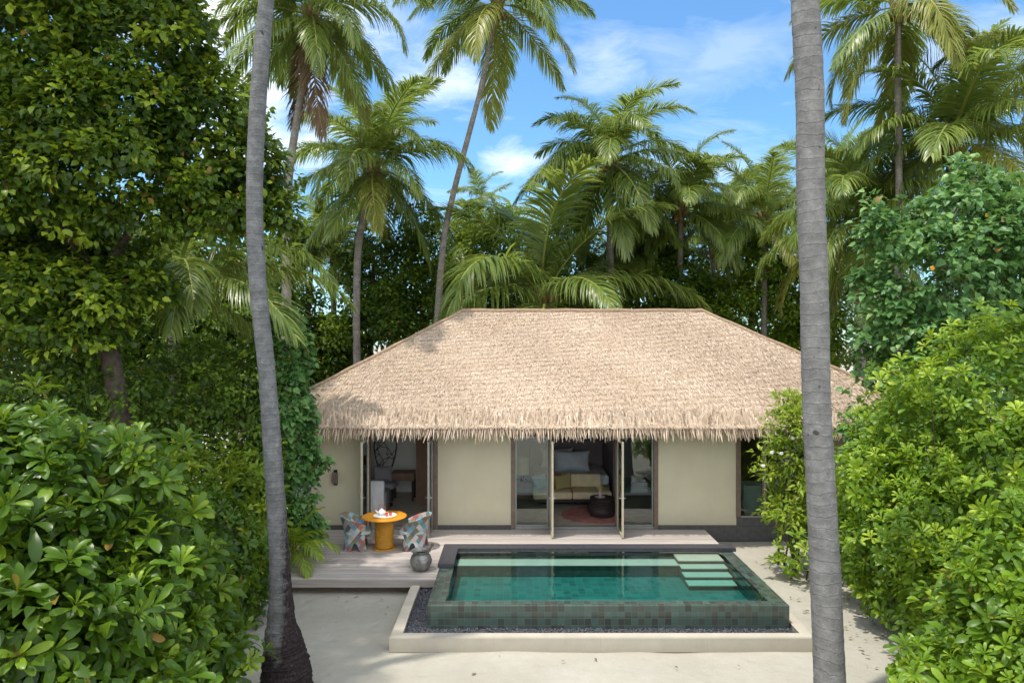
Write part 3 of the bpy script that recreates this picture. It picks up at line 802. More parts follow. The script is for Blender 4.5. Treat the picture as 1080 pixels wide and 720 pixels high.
root = empty('teapot', (TX - .05, TY + .04, TT + .008), 'white teapot with an arched brown handle on the tray', 'teapot')
c = (TX - .07, TY + .05, TT + .008)
MB().lathe(c, [(0, 0), (.055, 0), (.095, .045), (.095, .075), (.05, .115), (.0, .117)], 28).build('body', M['ceramic'], root, True)
MB().lathe((c[0], c[1], c[2] + .116), [(0, 0), (.045, .0), (.035, .016), (.008, .022), (.014, .034), (0, .04)], 20).build('lid', M['ceramic'], root, True)
MB().tube([(c[0] - .085, c[1], c[2] + .05), (c[0] - .125, c[1], c[2] + .075), (c[0] - .15, c[1], c[2] + .115)], [.022, .015, .011], 10).build('spout', M['ceramic'], root, True)
MB().tube([(c[0] + .085 * math.cos(a), c[1], c[2] + .10 + .15 * math.sin(a)) for a in np.linspace(0, math.pi, 13)], .008, 8).build('handle', M['rust'], root, True)
for k, (dx, dy, lb) in enumerate(((.07, -.08, 'small coral red tea glass nearer the teapot'), (.15, -.02, 'small coral red tea glass near the rim of the tray'))):
    q = MB().lathe((TX + dx, TY + dy, TT + .008), [(0, 0), (.028, 0), (.036, .03), (.038, .075), (.034, .075), (.031, .01), (0, .008)], 20).build('tea_glass', M['red_glass'], None, True)
    tag(q, lb, 'glass', 'tea glasses on the tray')

PXp, PYp = (444 - 540) * 14.65 / F, 14.65
root = empty('water_pot', (PXp, PYp, FZ), 'round hammered silver pot with a wide rim at the deck edge by the pool', 'pot')
MB().lathe((PXp, PYp, FZ), [(0, 0), (.12, 0), (.165, .04), (.225, .14), (.235, .22), (.205, .31), (.165, .355), (.17, .375), (.215, .41), (.222, .425), (.205, .425), (.155, .375), (.15, .35), (.19, .30), (.21, .2), (.1, .03), (0, .03)], 44).build('body', M['pot'], root, True)
m = MB(); m.tube([(PXp + .09, PYp + .02, FZ + .20), (PXp + .19, PYp + .03, FZ + .44), (PXp + .25, PYp + .04, FZ + .55)], [.013, .014, .02], 8)
m.super((PXp + .245, PYp + .04, FZ + .54), (.028, .028, .045), .8, 12, 8); m.build('ladle', M['frame_dark'], root, True)

# wall lamp by the dining doors
lx = px_x(354)
root = empty('wall_lamp', (lx, YW, 1.6), 'small dark wall lamp on the cream wall beside the dining doors', 'lamp')
MB().box(lx - .05, lx + .05, YW - .028, YW - .001, 1.46, 1.86, .006).build('back_plate', M['black'], root)
MB().box(lx - .07, lx + .07, YW - .13, YW - .03, 1.52, 1.80, .01, 2).build('lamp_shade', M['frame_dark'], root)

# ---- dining room seen through the open doors
IF = DZ + .013
def cushion(name, c, r, mat, label, rot=(0, 0, 0), cat='cushion', group=None):
    R = Matrix.Rotation(rot[2], 3, 'Z') @ Matrix.Rotation(rot[1], 3, 'Y') @ Matrix.Rotation(rot[0], 3, 'X')
    m = MB(); n = 14
    side = []
    for sg in (-1, 1):
        g_ = []
        for j in range(n + 1):
            for i in range(n + 1):
                u = -1 + 2 * i / n; w = -1 + 2 * j / n
                x = r[0] * u * (1 - .10 * (1 - w * w) * abs(u) ** 3); z = r[2] * w * (1 - .10 * (1 - u * u) * abs(w) ** 3)
                y = sg * r[1] * max(0.0, (1 - u * u) * (1 - w * w)) ** .42 * (1 + .06 * math.sin(u * 5 + w * 3))
                g_.append(m.bm.verts.new(R @ Vector((x, y, z)) + V3(c)))
        side.append(g_)
        for j in range(n):
            for i in range(n):
                k = j * (n + 1) + i
                m.bm.faces.new((g_[k], g_[k + 1], g_[k + n + 2], g_[k + n + 1]))
    bmesh.ops.remove_doubles(m.bm, verts=m.bm.verts[:], dist=1e-4)
    o = m.build(name, mat, None, True)
    return tag(o, label, cat, group)

def lattice_chair():
    cx, cy = -3.86, 20.3
    root = empty('lattice_chair', (cx, cy, IF), 'tall dark lattice backed lounge chair inside the dining doors', 'chair')
    # egg shaped back, leaning slightly
    def pt(u, v):    # u across -1..1, v up 0..1
        z = IF + .75 + v * 1.35
        return np.array((cx + u, cy + .42 + .12 * v, z))
    def half(v): return .18 + .26 * math.sin(min(1, max(0, v)) ** 1.15 * math.pi * .93) ** .75 if v < .999 else 0
    outl = []
    for k in range(41):
        a = 2 * math.pi * k / 40
        v = .5 - .5 * math.cos(a)
        wv = (.12 + .32 * v ** .8) * (1 - v ** 9) ** .5
        outl.append(pt(math.copysign(wv, math.sin(a)) * (abs(math.sin(a)) ** .35), v))
    MB().tube(outl, .022, 8).build('back_frame', M['rattan'], root, True)
    m = MB(); rr = random.Random(5)
    cells = []
    for i in range(5):
        for j in range(8):
            cells.append(((i - 2) * .19 + (.09 if j % 2 else 0) + rr.uniform(-.05, .05), .04 + j * .128 + rr.uniform(-.03, .03)))
    def inside(u, v):
        if v < 0.01 or v > .985: return False
        return abs(u) < (.12 + .32 * v ** .8) * (1 - v ** 9) ** .5 * (max(0, 1 - (2 * v - 1) ** 2)) ** .17
    for i, (u, v) in enumerate(cells):
        ds = sorted(((u - a) ** 2 + ((v - b) * 1.35) ** 2, j) for j, (a, b) in enumerate(cells) if j != i)[:4]
        for d, j in ds:
            if j > i:
                a, b = cells[j]
                if inside(u, v) and inside(a, b): m.tube([pt(u, v), pt(a, b)], .011, 5)
                elif inside(u, v) or inside(a, b):
                    p, q = ((u, v), (a, b)) if inside(u, v) else ((a, b), (u, v))
                    lo, hi = 0.0, 1.0
                    for _ in range(10):
                        mid = (lo + hi) / 2
                        if inside(p[0] + (q[0] - p[0]) * mid, p[1] + (q[1] - p[1]) * mid): lo = mid
                        else: hi = mid
                    m.tube([pt(*p), pt(p[0] + (q[0] - p[0]) * lo, p[1] + (q[1] - p[1]) * lo)], .011, 5)
    m.build('back_lattice', M['rattan'], root)
    MB().super((cx, cy + .08, IF + .62), (.42, .40, .11), .5, 24, 10).build('seat', M['grey_f'], root, True)
    MB().lathe((cx, cy + .08, IF), [(0, 0), (.30, 0), (.30, .03), (.05, .06), (.05, .48), (.38, .53), (0, .55)], 28).build('pedestal', M['rattan'], root, True)
lattice_chair()
cushion('cushion', (-3.84, 20.38, IF + .95), (.27, .10, .22), M['grey_f'], 'dark grey cushion standing on the lattice chair', (-.2, 0, 0))
root = empty('armchair', (-4.0, 19.1, IF), 'pale upholstered armchair with a high square back facing into the dining room', 'armchair')
MB().box(-4.42, -3.55, 18.9, 19.06, IF + .12, IF + 1.02, .04, 3).build('backrest', M['linen_white'], root, True)
MB().box(-4.40, -3.57, 19.065, 19.72, IF + .12, IF + .45, .04, 3).build('seat', M['linen_white'], root, True)
for x in (-4.44, -3.64): MB().box(x, x + .12, 19.07, 19.7, IF + .12, IF + .66, .03, 2).build('armrest', M['grey_f'], root, True)
for x in (-4.36, -3.64):
    for y in (18.95, 19.62): MB().box(x, x + .05, y, y + .05, IF, IF + .12).build('leg', M['rattan'], root)
cushion('cushion', (-3.98, 18.78, IF + .42), (.17, .08, .33), M['linen_white'], 'white cushion leaning against the back of the pale armchair', (.12, 0, 0))
root = empty('console_table', (-3.35, 21.0, IF), 'low dark console table against the white dining room wall', 'table')
MB().box(-3.72, -3.0, 20.9, 21.5, IF + .62, IF + .86, .01).build('table_top', M['brown_panel'], root)
for x in (-3.70, -3.08):
    for y in (20.93, 21.41): MB().box(x, x + .06, y, y + .06, IF, IF + .62).build('leg', M['rattan'], root)

# ---- bedroom seen through the wide doors
root = empty('sofa', (1.9, 20.6, IF), 'beige two seat sofa with low cushions inside the bedroom doors', 'sofa')
for a, b in ((.62, 1.78), (1.79, 2.95)):
    MB().box(a, b, 20.15, 20.98, IF + .22, IF + .44, .05, 3).build('seat_cushion', M['linen_beige'], root, True)
for a, b in ((1.0, 1.78), (1.79, 2.72)):
    MB().box(a, b, 20.86, 21.06, IF + .445, IF + .84, .05, 3).build('back_cushion', M['linen_beige'], root, True)
MB().box(.66, 2.92, 20.2, 21.05, IF + .13, IF + .218, .01).build('frame', M['rattan'], root)
for x in (.72, 2.80):
    for y in (20.25, 20.95): MB().box(x, x + .06, y, y + .06, IF, IF + .13).build('leg', M['rattan'], root)
cg = 'cushions on the beige sofa'
cushion('cushion', (1.52, 20.62, IF + .66), (.25, .09, .23), M['olive'], 'olive cushion leaning on the middle of the beige sofa', (-.25, -.2, 0), group=cg)
cushion('cushion', (1.24, 20.72, IF + .68), (.24, .09, .24), M['rust'], 'rust red cushion behind the olive one on the sofa', (-.25, .15, 0), group=cg)
cushion('cushion', (.86, 20.66, IF + .66), (.23, .09, .23), M['teal_f'], 'pale grey green cushion at the end of the sofa', (-.25, -.25, .2), group=cg)
root = empty('bed', (1.9, 22.6, IF), 'white bed with a dark base standing behind the beige sofa', 'bed')
MB().box(.7, 3.08, 21.5, 23.45, IF, IF + .36, .02).build('bed_base', M['brown_panel'], root)
MB().box(.72, 3.06, 21.48, 23.42, IF + .362, IF + .68, .08, 4).build('mattress', M['linen_white'], root, True)
MB().box(.6, 3.12, 23.46, 23.58, IF, IF + 1.5, .03, 2).build('headboard', M['aubergine'], root)
cushion('pillow', (1.96, 22.35, IF + .98), (.60, .17, .34), M['linen_blue'], 'large cool white pillow with piping propped up on the bed', (-.3, 0, 0), 'pillow')
cushion('pillow', (1.5, 22.9, IF + .98), (.55, .17, .34), M['linen_white'], 'white pillow behind the propped pillow on the bed', (-.3, 0, 0), 'pillow')
PX_, PY_ = 2.52, 19.15
root = empty('pouf_table', (PX_, PY_, IF), 'round dark woven pouf table in front of the sofa', 'table')
prof = [(0, 0), (.30, 0)]
for k in range(11):
    z = .01 + k * .044; rr_ = .30 + .09 * math.sin((z + .02) / .50 * math.pi)
    prof += [(rr_, z), (rr_ + .014, z + .022)]
prof += [(.34, .50), (.31, .515), (0, .515)]
MB().lathe((PX_, PY_, IF), prof, 40).build('woven_body', M['rattan'], root)
MB().lathe((PX_, PY_, IF + .517), [(0, 0), (.33, 0), (.335, .012), (0, .014)], 36).build('table_top', M['rattan'], root, True)
ct = IF + .532
q = MB().lathe((PX_ - .05, PY_ - .04, ct), [(0, 0), (.12, 0), (.15, .014), (.145, .018), (.11, .008), (0, .008)], 28).build('plate', M['ceramic'], None, True)
tag(q, 'small white plate under the pink vase', 'plate')
root = empty('bud_vase', (PX_ - .05, PY_ - .04, ct + .009), 'small pink vase with yellow blossom sprigs on the pouf table', 'vase')
MB().lathe((PX_ - .05, PY_ - .04, ct + .009), [(0, 0), (.035, 0), (.05, .05), (.04, .11), (.02, .14), (.026, .16), (.018, .158), (.0, .12)], 20).build('body', M['pink'], root, True)
m = MB()
for k in range(5):
    a = k * 1.3; d = .04 + .03 * (k % 3)
    b = np.array((PX_ - .05, PY_ - .04, ct + .15)); e = b + np.array((d * math.cos(a), d * math.sin(a), .16 + .03 * (k % 2)))
    m.tube([b, (b + e) / 2 + np.array((0, 0, .02)), e], .004, 5)
    for j in range(4): m.super(e + np.array((.02 * math.cos(j * 1.6), .02 * math.sin(j * 1.6), -.03 * j + .01)), (.014, .014, .016), .9, 6, 4)
m.build('sprig', plain('pale_yellow_blossom', (.62, .55, .22), .8), root)
q = MB().lathe((2.35, 19.25, IF), [(0, 0), (.95, 0), (.95, .012), (0, .013)], 60).build('rug', M['rug'], None); tag(q, 'round faded red rug under the pouf table', 'rug')
root = empty('table_lamp', (.32, 21.2, IF), 'table lamp with a cream drum shade beside the bed', 'lamp')
MB().lathe((.32, 21.2, IF + .56), [(0, 0), (.09, 0), (.07, .03), (.04, .1), (.05, .16), (.015, .26), (.015, .3), (0, .3)], 24).build('lamp_base', M['black'], root, True)
MB().lathe((.32, 21.2, IF + .78), [(.2, 0), (.2, .5), (.194, .5), (.194, 0), (.2, 0)], 32).build('lamp_shade', M['lamp'], root, True)
root = empty('bedside_table', (.32, 21.2, IF), 'dark bedside cabinet carrying the cream table lamp', 'table')
MB().box(.0, .62, 20.95, 21.45, IF + .05, IF + .555, .015, 2).build('cabinet', M['brown_panel'], root)
for x in (.03, .55):
    for y in (20.98, 21.37): MB().box(x, x + .04, y, y + .04, IF, IF + .05).build('leg', M['rattan'], root)
root = empty('pendant_lamp', (1.65, 22.5, 2.95), 'pale pendant lamp hanging above the bed', 'lamp')
MB().tube([(1.65, 22.5, 2.95), (1.65, 22.5, 2.55)], .008, 6).build('cord', M['black'], root)
MB().lathe((1.65, 22.5, 2.1), [(.26, 0), (.22, .3), (.05, .45), (.0, .46), (.0, .45), (.21, .29), (.25, 0), (.26, 0)], 28).build('lamp_shade', M['lamp'], root, True)
root = empty('side_table', (3.0, 22.3, IF), 'narrow red bedside table by the plum wall', 'table') if False else None
# ---- bathroom chair behind the corner window
bx = px_x(790, 19.0)
root = empty('barrel_armchair', (bx, 19.0, IF), 'pale rounded armchair behind the corner window', 'armchair')
m = MB(); bm = m.bm; n = 36
ro, ri = [], []
for i in range(n + 1):
    a = math.radians(-30 + 300 * i / n - 100)
    zt = .95
    ro.append([bm.verts.new((bx + r_ * math.cos(a), 19 + r_ * math.sin(a), IF + z)) for r_, z in ((.30, .12), (.40, .3), (.42, .55), (.39, .80), (.36, zt))])
    ri.append([bm.verts.new((bx + r_ * math.cos(a), 19 + r_ * math.sin(a), IF + z)) for r_, z in ((.22, .12), (.30, .3), (.32, .55), (.30, .80), (.31, zt))])
for i in range(n):
    for j in range(4):
        bm.faces.new((ro[i][j], ro[i + 1][j], ro[i + 1][j + 1], ro[i][j + 1])); bm.faces.new((ri[i][j], ri[i][j + 1], ri[i + 1][j + 1], ri[i + 1][j]))
    bm.faces.new((ro[i][4], ro[i + 1][4], ri[i + 1][4], ri[i][4]))
m.build('backrest', M['linen_white'], root, True)
MB().super((bx, 19.0, IF + .42), (.29, .29, .09), .6, 24, 10).build('seat', M['linen_white'], root, True)
MB().lathe((bx, 19, IF), [(0, 0), (.25, 0), (.25, .118), (0, .118)], 28).build('base', M['rattan'], root, True)

# ------------------------------------------------------------------ vegetation
def unit(a): return a / np.maximum(np.linalg.norm(a, axis=-1, keepdims=True), 1e-9)

# leaf outlines: rows of (t along, half width, rise), built as a folded strip
def leaf_template(kind):
    if kind == 'spat':        # spatulate, glossy, recurved
        rows = [(0, .025, 0), (.35, .085, .04), (.66, .165, .05), (.88, .165, .02), (.97, .10, -.01), (1.0, .02, -.03)]
    elif kind == 'oval':
        rows = [(0, .03, 0), (.3, .24, .03), (.65, .26, .02), (1.0, .02, -.08)]
    elif kind == 'heart':
        rows = [(0, .10, 0), (.22, .42, .02), (.6, .36, .0), (1.0, .02, -.10)]
    elif kind == 'lance':
        rows = [(0, .02, 0), (.45, .13, .04), (1.0, .01, -.08)]
    else:                     # small far leaf
        rows = [(0, .03, 0), (.5, .30, .03), (1.0, .02, -.05)]
    V = []
    for t, w, z in rows:
        V += [(-w, t, z + w * .35), (0, t, z), (w, t, z + w * .35)]
    Fq = []
    for k in range(len(rows) - 1):
        a = 3 * k
        Fq += [(a, a + 1, a + 4, a + 3), (a + 1, a + 2, a + 5, a + 4)]
    return np.array(V, float), np.array(Fq)

class Leaves:
    def __init__(s): s.V, s.F, s.T, s.n = [], [], [], 0
    def add(s, kind, P, D, U, L, tone, wid=1.0, bend=0.0):
        T, Fq = leaf_template(kind)
        n = len(P)
        if n == 0: return
        D = unit(D); X = unit(np.cross(D, U)); Z = np.cross(X, D)
        L = np.broadcast_to(np.asarray(L, float), (n,))[:, None, None]
        bd = np.broadcast_to(np.asarray(bend, float), (n,))[:, None]
        tz = T[None, :, 2] - bd * T[None, :, 1] ** 2
        V = P[:, None, :] + L * (T[None, :, 0:1] * wid * X[:, None, :] + T[None, :, 1:2] * D[:, None, :] + tz[:, :, None] * Z[:, None, :])
        k = len(T)
        s.V.append(V.reshape(-1, 3)); s.F.append((Fq[None] + (s.n + np.arange(n) * k)[:, None, None]).reshape(-1, 4))
        tn_ = np.clip(tone, 0, .97); tn_[np.random.default_rng(s.n + n).random(n) < .005] = 1.0
        s.T.append(np.repeat(tn_, k)); s.n += n * k
    def build(s, name, mat, parent, smooth=True):
        V = np.vstack(s.V); V[:, 2] = np.maximum(V[:, 2], 0.004)
        return link(name, np_mesh(name, V, [np.vstack(s.F)], np.concatenate(s.T), smooth), mat, parent)

def lumps(d, seed, amp):
    r = np.random.default_rng(seed)
    out = 0
    for k in range(5):
        f = r.normal(size=3) * (2.0 + k * 1.3); ph = r.uniform(0, 6)
        out = out + np.sin(d @ f + ph) / (1 + .5 * k)
    return 1 + amp * out / 2.2

def clumps(blobs, n, seed=0, shell=.16, amp=.16, back=.45, inner=.80, low=-.75):
    """points spread over the uneven skin of several overlapping ellipsoids, with normals"""
    B = np.asarray(blobs, float)
    r = np.random.default_rng(seed)
    w = B[:, 3] * B[:, 5] + B[:, 3] * B[:, 4] * .5; w /= w.sum()
    P, N = [], []
    got = 0
    while got < n:
        m = max(64, (n - got) * 3)
        b = r.choice(len(B), m, p=w)
        d = unit(r.normal(size=(m, 3)))
        ok = (d[:, 1] < back) | (d[:, 2] > .55)
        ok &= d[:, 2] > low
        s = 1 - np.abs(r.normal(0, shell, m)); s = np.clip(s, .35, 1)
        for k in range(len(B)):
            s = np.where(b == k, s * lumps(d, seed * 31 + k, amp), s)
        p = B[b, :3] + d * B[b, 3:6] * s[:, None]
        q = np.linalg.norm((p[:, None, :] - B[None, :, :3]) / B[None, :, 3:6], axis=2)
        q[np.arange(m), b] = 9
        ok &= (q.min(1) > inner) & (p[:, 2] > .06)
        p = p[ok]; nn = unit(d / B[b, 3:6])[ok]
        P.append(p); N.append(nn); got += len(p)
    return np.vstack(P)[:n], np.vstack(N)[:n]

def perp(A, r):
    t = unit(np.cross(A, r.normal(size=A.shape)))
    return t, np.cross(A, t)

def rosettes(lv, kind, P, N, k, L, seed, up=.55, tone=.5, spread=(25, 85), wid=1.0, tvar=.22, bend=.25, stalk=0.0, tip=.25):
    r = np.random.default_rng(seed)
    P = P + (N * .6 + np.array([0, 0, .5])) * (r.uniform(0, 1, (len(P), 1)) ** 5 * L * 1.8)
    A = unit(N * .75 + np.array([0, -.12, up]) + r.normal(0, .32, N.shape))
    X, Y = perp(A, r)
    sz = r.uniform(.55, 1.25, len(P)); ct = r.normal(0, tvar, len(P))
    for i in range(k):
        f = (i + .5) / k
        th = np.radians(spread[0] + (spread[1] - spread[0]) * f) + r.normal(0, .13, len(P))
        ph = i * 2.39996 + r.uniform(0, .7, len(P)) + sz * 9
        R = X * np.cos(ph)[:, None] + Y * np.sin(ph)[:, None]
        D = A * np.cos(th)[:, None] + R * np.sin(th)[:, None]
        U = A * np.sin(th)[:, None] - R * np.cos(th)[:, None] + r.normal(0, .22, P.shape)
        l = L * sz * (.62 + .5 * f) * r.uniform(.8, 1.15, len(P))
        t = tone + ct + tip * (.5 - f) + r.normal(0, .10, len(P))
        base = P + R * .01 - A * (f * L * .35)[..., None] if np.ndim(f) else P + R * .01 - A * (f * L * .35)
        lv.add(kind, base, D, U, l, t, wid, bend * r.uniform(.2, 1.6, len(P)))

def sprays(lv, kind, P, N, k, L, R, seed, tone=.5, wid=1.0, tvar=.2, droop=.25, flat=.6):
    """loose twig ends: k leaves scattered in a flattened ball round each point"""
    r = np.random.default_rng(seed)
    n = len(P); ct = np.repeat(r.normal(0, tvar, n), k)
    P2 = np.repeat(P, k, 0); N2 = np.repeat(N, k, 0)
    off = unit(r.normal(size=(n * k, 3))) * (r.uniform(0, 1, (n * k, 1)) ** .45) * R * np.array([1, 1, flat])
    D = unit(off * 1.0 / R + N2 * .55 + r.normal(0, .35, off.shape) + np.array([0, 0, -droop]))
    U = unit(N2 * .5 + np.array([0, -.15, .9]) + r.normal(0, .38, off.shape))
    lv.add(kind, P2 + off, D, U, L * r.uniform(.65, 1.25, n * k), tone + ct + .22 * off[:, 2] / R + r.normal(0, .12, n * k), wid, .2 * r.uniform(0, 1.5, n * k))

def blobs_px(lst):
    """(px, py, Y, r px, ry m or None, rz px or None) -> metres"""
    out = []
    for b in lst:
        px, py, Y, r = b[:4]
        c = W(px, py, Y); rx = r * Y / F
        ry = b[4] if len(b) > 4 and b[4] else rx
        rz = (b[5] * Y / F) if len(b) > 5 and b[5] else rx
        out.append((c[0], c[1], c[2], rx, ry, rz))
    return out

def to_ground(blobs):
    """add fuller lower lobes so a shrub reaches the ground"""
    out = list(blobs)
    for x, y, z, rx, ry, rz in blobs:
        if z - rz * .8 > .1:
            out.append((x, y + .15, (z) / 2, rx * .95, ry * .9, z / 2 + .05))
    return out

def bumpy(blobs, n, seed, r0=.3, r1=.6):
    P, N = clumps(blobs, n, seed + 900, .03, .1)
    r = np.random.default_rng(seed + 901)
    return list(blobs) + [(*(p + nn * .08), *(r.uniform(r0, r1) * np.array((1, 1, r.uniform(.7, 1.1))))) for p, nn in zip(P, N)]

def stems(root, base, P, n, r0, mat, seed, name='stem'):
    r = random.Random(seed)
    m = MB()
    for k in range(n):
        p = P[r.randrange(len(P))]
        b = np.array((base[0] + r.uniform(-.25, .25), base[1] + r.uniform(-.2, .2), -.02))
        mid = b * .45 + p * .55 + np.array((r.uniform(-.15, .15), r.uniform(-.15, .15), .1))
        m.tube([b, (b + mid) / 2 + np.array((r.uniform(-.1, .1), 0, .08)), mid, p], [r0, r0 * .8, r0 * .55, r0 * .2], 6)
    return m.build(name, M[mat], root, True)

def shrub(name, label, cat, blobs, n, mode, kind, k, L, mat, seed, group=None, tone=.5, R=.25, ground=True, inner_n=.4, wid=1.0, up=.55, nst=9, shell=.14, amp=.16, nb=14, rb=(.22, .5), **kw):
    bl = to_ground(blobs) if ground else blobs
    x = np.mean([b[0] for b in blobs]); y = np.mean([b[1] for b in blobs])
    root = empty(name, (x, y, 0), label, cat, group)
    lv = Leaves()
    P, N = clumps(bumpy(bl, nb, seed, rb[0], rb[1]) if nb else bl, n, seed, shell, amp)
    if mode == 'ros': rosettes(lv, kind, P, N, k, L, seed, up, tone, wid=wid, **kw)
    else: sprays(lv, kind, P, N, k, L, R, seed, tone, wid, **kw)
    # filler leaves inside the shrub, toned dark as painted inner shade
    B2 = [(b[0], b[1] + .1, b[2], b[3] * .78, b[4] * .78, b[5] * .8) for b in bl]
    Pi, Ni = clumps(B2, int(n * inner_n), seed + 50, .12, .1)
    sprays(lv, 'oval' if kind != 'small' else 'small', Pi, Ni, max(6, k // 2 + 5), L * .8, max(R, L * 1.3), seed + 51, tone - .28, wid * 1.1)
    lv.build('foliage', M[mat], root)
    stems(root, (x, y), P, nst, .025, 'wood_dark', seed)
    return root

HG = 'sea lettuce shrubs round the sand path'
# --- shrubs at the viewer's left hand
shrub('sea_lettuce_shrub', 'tall glossy sea lettuce shrub in front of the dark broadleaf trunk', 'shrub',
      blobs_px([(10, 530, 7.4, 105), (85, 560, 7.8, 85), (20, 680, 6.8, 120)]), 600, 'ros', 'spat', 14, .255, 'scaevola_l', 11, HG, wid=.9, tone=.34, shell=.2, inner_n=.8)
shrub('sea_lettuce_shrub', 'glossy sea lettuce shrub with the largest leaf whorls, nearest the weathered palm foot', 'shrub',
      blobs_px([(105, 655, 8.2, 105), (160, 640, 9.0, 72), (80, 760, 7.2, 110)]), 560, 'ros', 'spat', 14, .26, 'scaevola_l', 12, HG, wid=.9, tone=.37, shell=.2, inner_n=.8)
shrub('sea_lettuce_shrub', 'darker sea lettuce shrub hugging the sand beside the weathered palm trunk', 'shrub',
      blobs_px([(205, 575, 11.8, 62), (235, 610, 12.6, 42), (150, 560, 11.0, 62)]), 640, 'ros', 'spat', 11, .19, 'scaevola_l', 13, HG, tone=.26)
shrub('lime_shrub', 'yellow green lance leaved shrub before the dark broadleaf trunk', 'shrub',
      blobs_px([(195, 515, 12.8, 42), (238, 520, 13.2, 38), (165, 505, 12.6, 30)]), 420, 'ros', 'oval', 9, .17, 'lime', 14, None, tone=.32, wid=.75)
shrub('small_leaf_shrub', 'dark small leaved shrub round the broadleaf trunk, under its crown', 'shrub',
      blobs_px([(60, 390, 12.8, 62), (120, 430, 13.0, 50), (20, 420, 12.6, 55), (110, 360, 13.4, 42)]), 800, 'spr', 'oval', 12, .12, 'shrub', 15, tone=.38, R=.26)
shrub('small_leaf_shrub', 'bright small leaved shrub behind the weathered palm, by the thatch corner', 'shrub',
      blobs_px([(210, 410, 14.6, 48), (255, 400, 15.2, 40), (180, 440, 14.2, 45), (250, 450, 15, 42)]), 850, 'spr', 'oval', 12, .13, 'shrub', 16, tone=.52, R=.26)
shrub('sea_hibiscus', 'narrow sea hibiscus shrub with heart leaves overlapping the thatch corner', 'shrub',
      blobs_px([(300, 368, 15.6, 24, None, 40), (300, 425, 15.6, 26, None, 42), (282, 490, 15.6, 26, None, 40), (318, 440, 15.5, 12), (262, 530, 15.4, 28)]), 620, 'spr', 'heart', 10, .15, 'hibiscus', 17, 'sea hibiscus shrubs', tone=.58, R=.2, nb=10, rb=(.12, .25))
# --- shrubs at the viewer's right hand
shrub('sea_lettuce_shrub', 'sunlit sea lettuce shrub with open leaf whorls bordering the sand in the corner', 'shrub',
      blobs_px([(1046, 655, 9.4, 62), (1085, 700, 8.4, 85), (1085, 610, 8.8, 75), (1000, 630, 10.8, 38)]), 640, 'ros', 'spat', 13, .20, 'scaevola_r', 21, HG, tone=.42, shell=.22, inner_n=.7)
shrub('sea_lettuce_shrub', 'bright sea lettuce shrub leaning over the path just beyond the grey palm trunk', 'shrub',
      blobs_px([(962, 555, 12.2, 58), (922, 565, 13.6, 36), (1010, 560, 11.0, 55), (930, 505, 13.4, 42)]), 1000, 'ros', 'spat', 11, .175, 'scaevola_r', 22, HG, tone=.46, shell=.2, inner_n=.6, nb=22)
shrub('sea_lettuce_shrub', 'tallest lime green sea lettuce shrub below the round leaved sea hibiscus', 'shrub',
      blobs_px([(1045, 410, 11.8, 72), (985, 455, 12.8, 62), (1075, 500, 10.8, 70), (1010, 500, 11.8, 50), (1080, 375, 11.5, 50), (935, 460, 14.0, 38)]), 1350, 'ros', 'spat', 10, .175, 'scaevola_r', 23, HG, tone=.48, shell=.2, inner_n=.6, nb=30)
r = shrub('sea_hibiscus', 'large sea hibiscus with round blue green leaves and a few yellow flowers', 'shrub',
      blobs_px([(985, 290, 16.2, 62), (1035, 240, 16.5, 55), (1050, 310, 16.4, 58), (958, 345, 16.0, 36), (962, 390, 15.8, 32), (1020, 205, 16.8, 32), (930, 245, 16.4, 24, None, 38), (1085, 270, 17, 50)]), 1350, 'spr', 'heart', 9, .175, 'hibiscus', 24, 'sea hibiscus shrubs', tone=.55, R=.26, shell=.26, nb=34, rb=(.2, .55), amp=.3)
fm = plain('yellow_hibiscus_petal', (.75, .38, .02), .6, .1, 9)
for px, py in ((1025, 241), (983, 283), (1041, 227)):
    c = W(px, py, 15.35 if px < 1000 else 15.55)
    m = MB()
    for k in range(5):
        a = k * 1.2566
        m.super(c + np.array((.03 * math.cos(a), -.01, .03 * math.sin(a))), (.03, .014, .03), .9, 8, 6)
    m.build('flower', fm, r, True)
r = shrub('flowering_shrub', 'slender flowering shrub with white blossoms at the villa corner window', 'shrub',
      blobs_px([(838, 480, 15.8, 28, None, 40), (845, 535, 15.8, 26, None, 34), (846, 440, 15.8, 14, None, 24), (818, 500, 15.8, 12), (824, 530, 15.7, 13)]), 330, 'spr', 'lance', 11, .15, 'lime', 25, None, tone=.5, R=.17, ground=False, nst=7, inner_n=.2, wid=1.4, droop=.05)
lvx = Leaves()
br = [W(818 - 5.2 * k, 489 + (0 if k < 3 else 1.5 * k), 15.75) for k in range(6)]
MB().tube(br, [.014, .012, .01, .009, .008, .005], 6).build('stem', M['stem'], r, True)
Pq = np.array(br); sprays(lvx, 'oval', Pq, np.repeat([[0, -.3, .9]], len(Pq), 0), 12, .085, .10, 77, .6)
lvx.build('foliage', M['lime'], r)
wm = plain('white_petal', (.82, .82, .80), .6, .03, 9)
for px, py in ((814, 477), (805, 491), (843, 457), (824, 478), (836, 462)):
    c = W(px, py, 15.28)
    m = MB()
    for k in range(5):
        a = k * 1.2566 + px
        m.super(c + np.array((.024 * math.cos(a), -.01, .024 * math.sin(a) * .8)), (.024, .010, .02), .9, 8, 6)
    m.build('flower', wm, r, True)
shrub('sea_lettuce_shrub', 'knee high leafy sprout at the foot of the slender flowering shrub', 'shrub',
      blobs_px([(846, 592, 15.0, 17, None, 20)]), 34, 'ros', 'spat', 9, .20, 'scaevola_r', 26, HG, tone=.5, ground=False, nst=3, inner_n=.2)

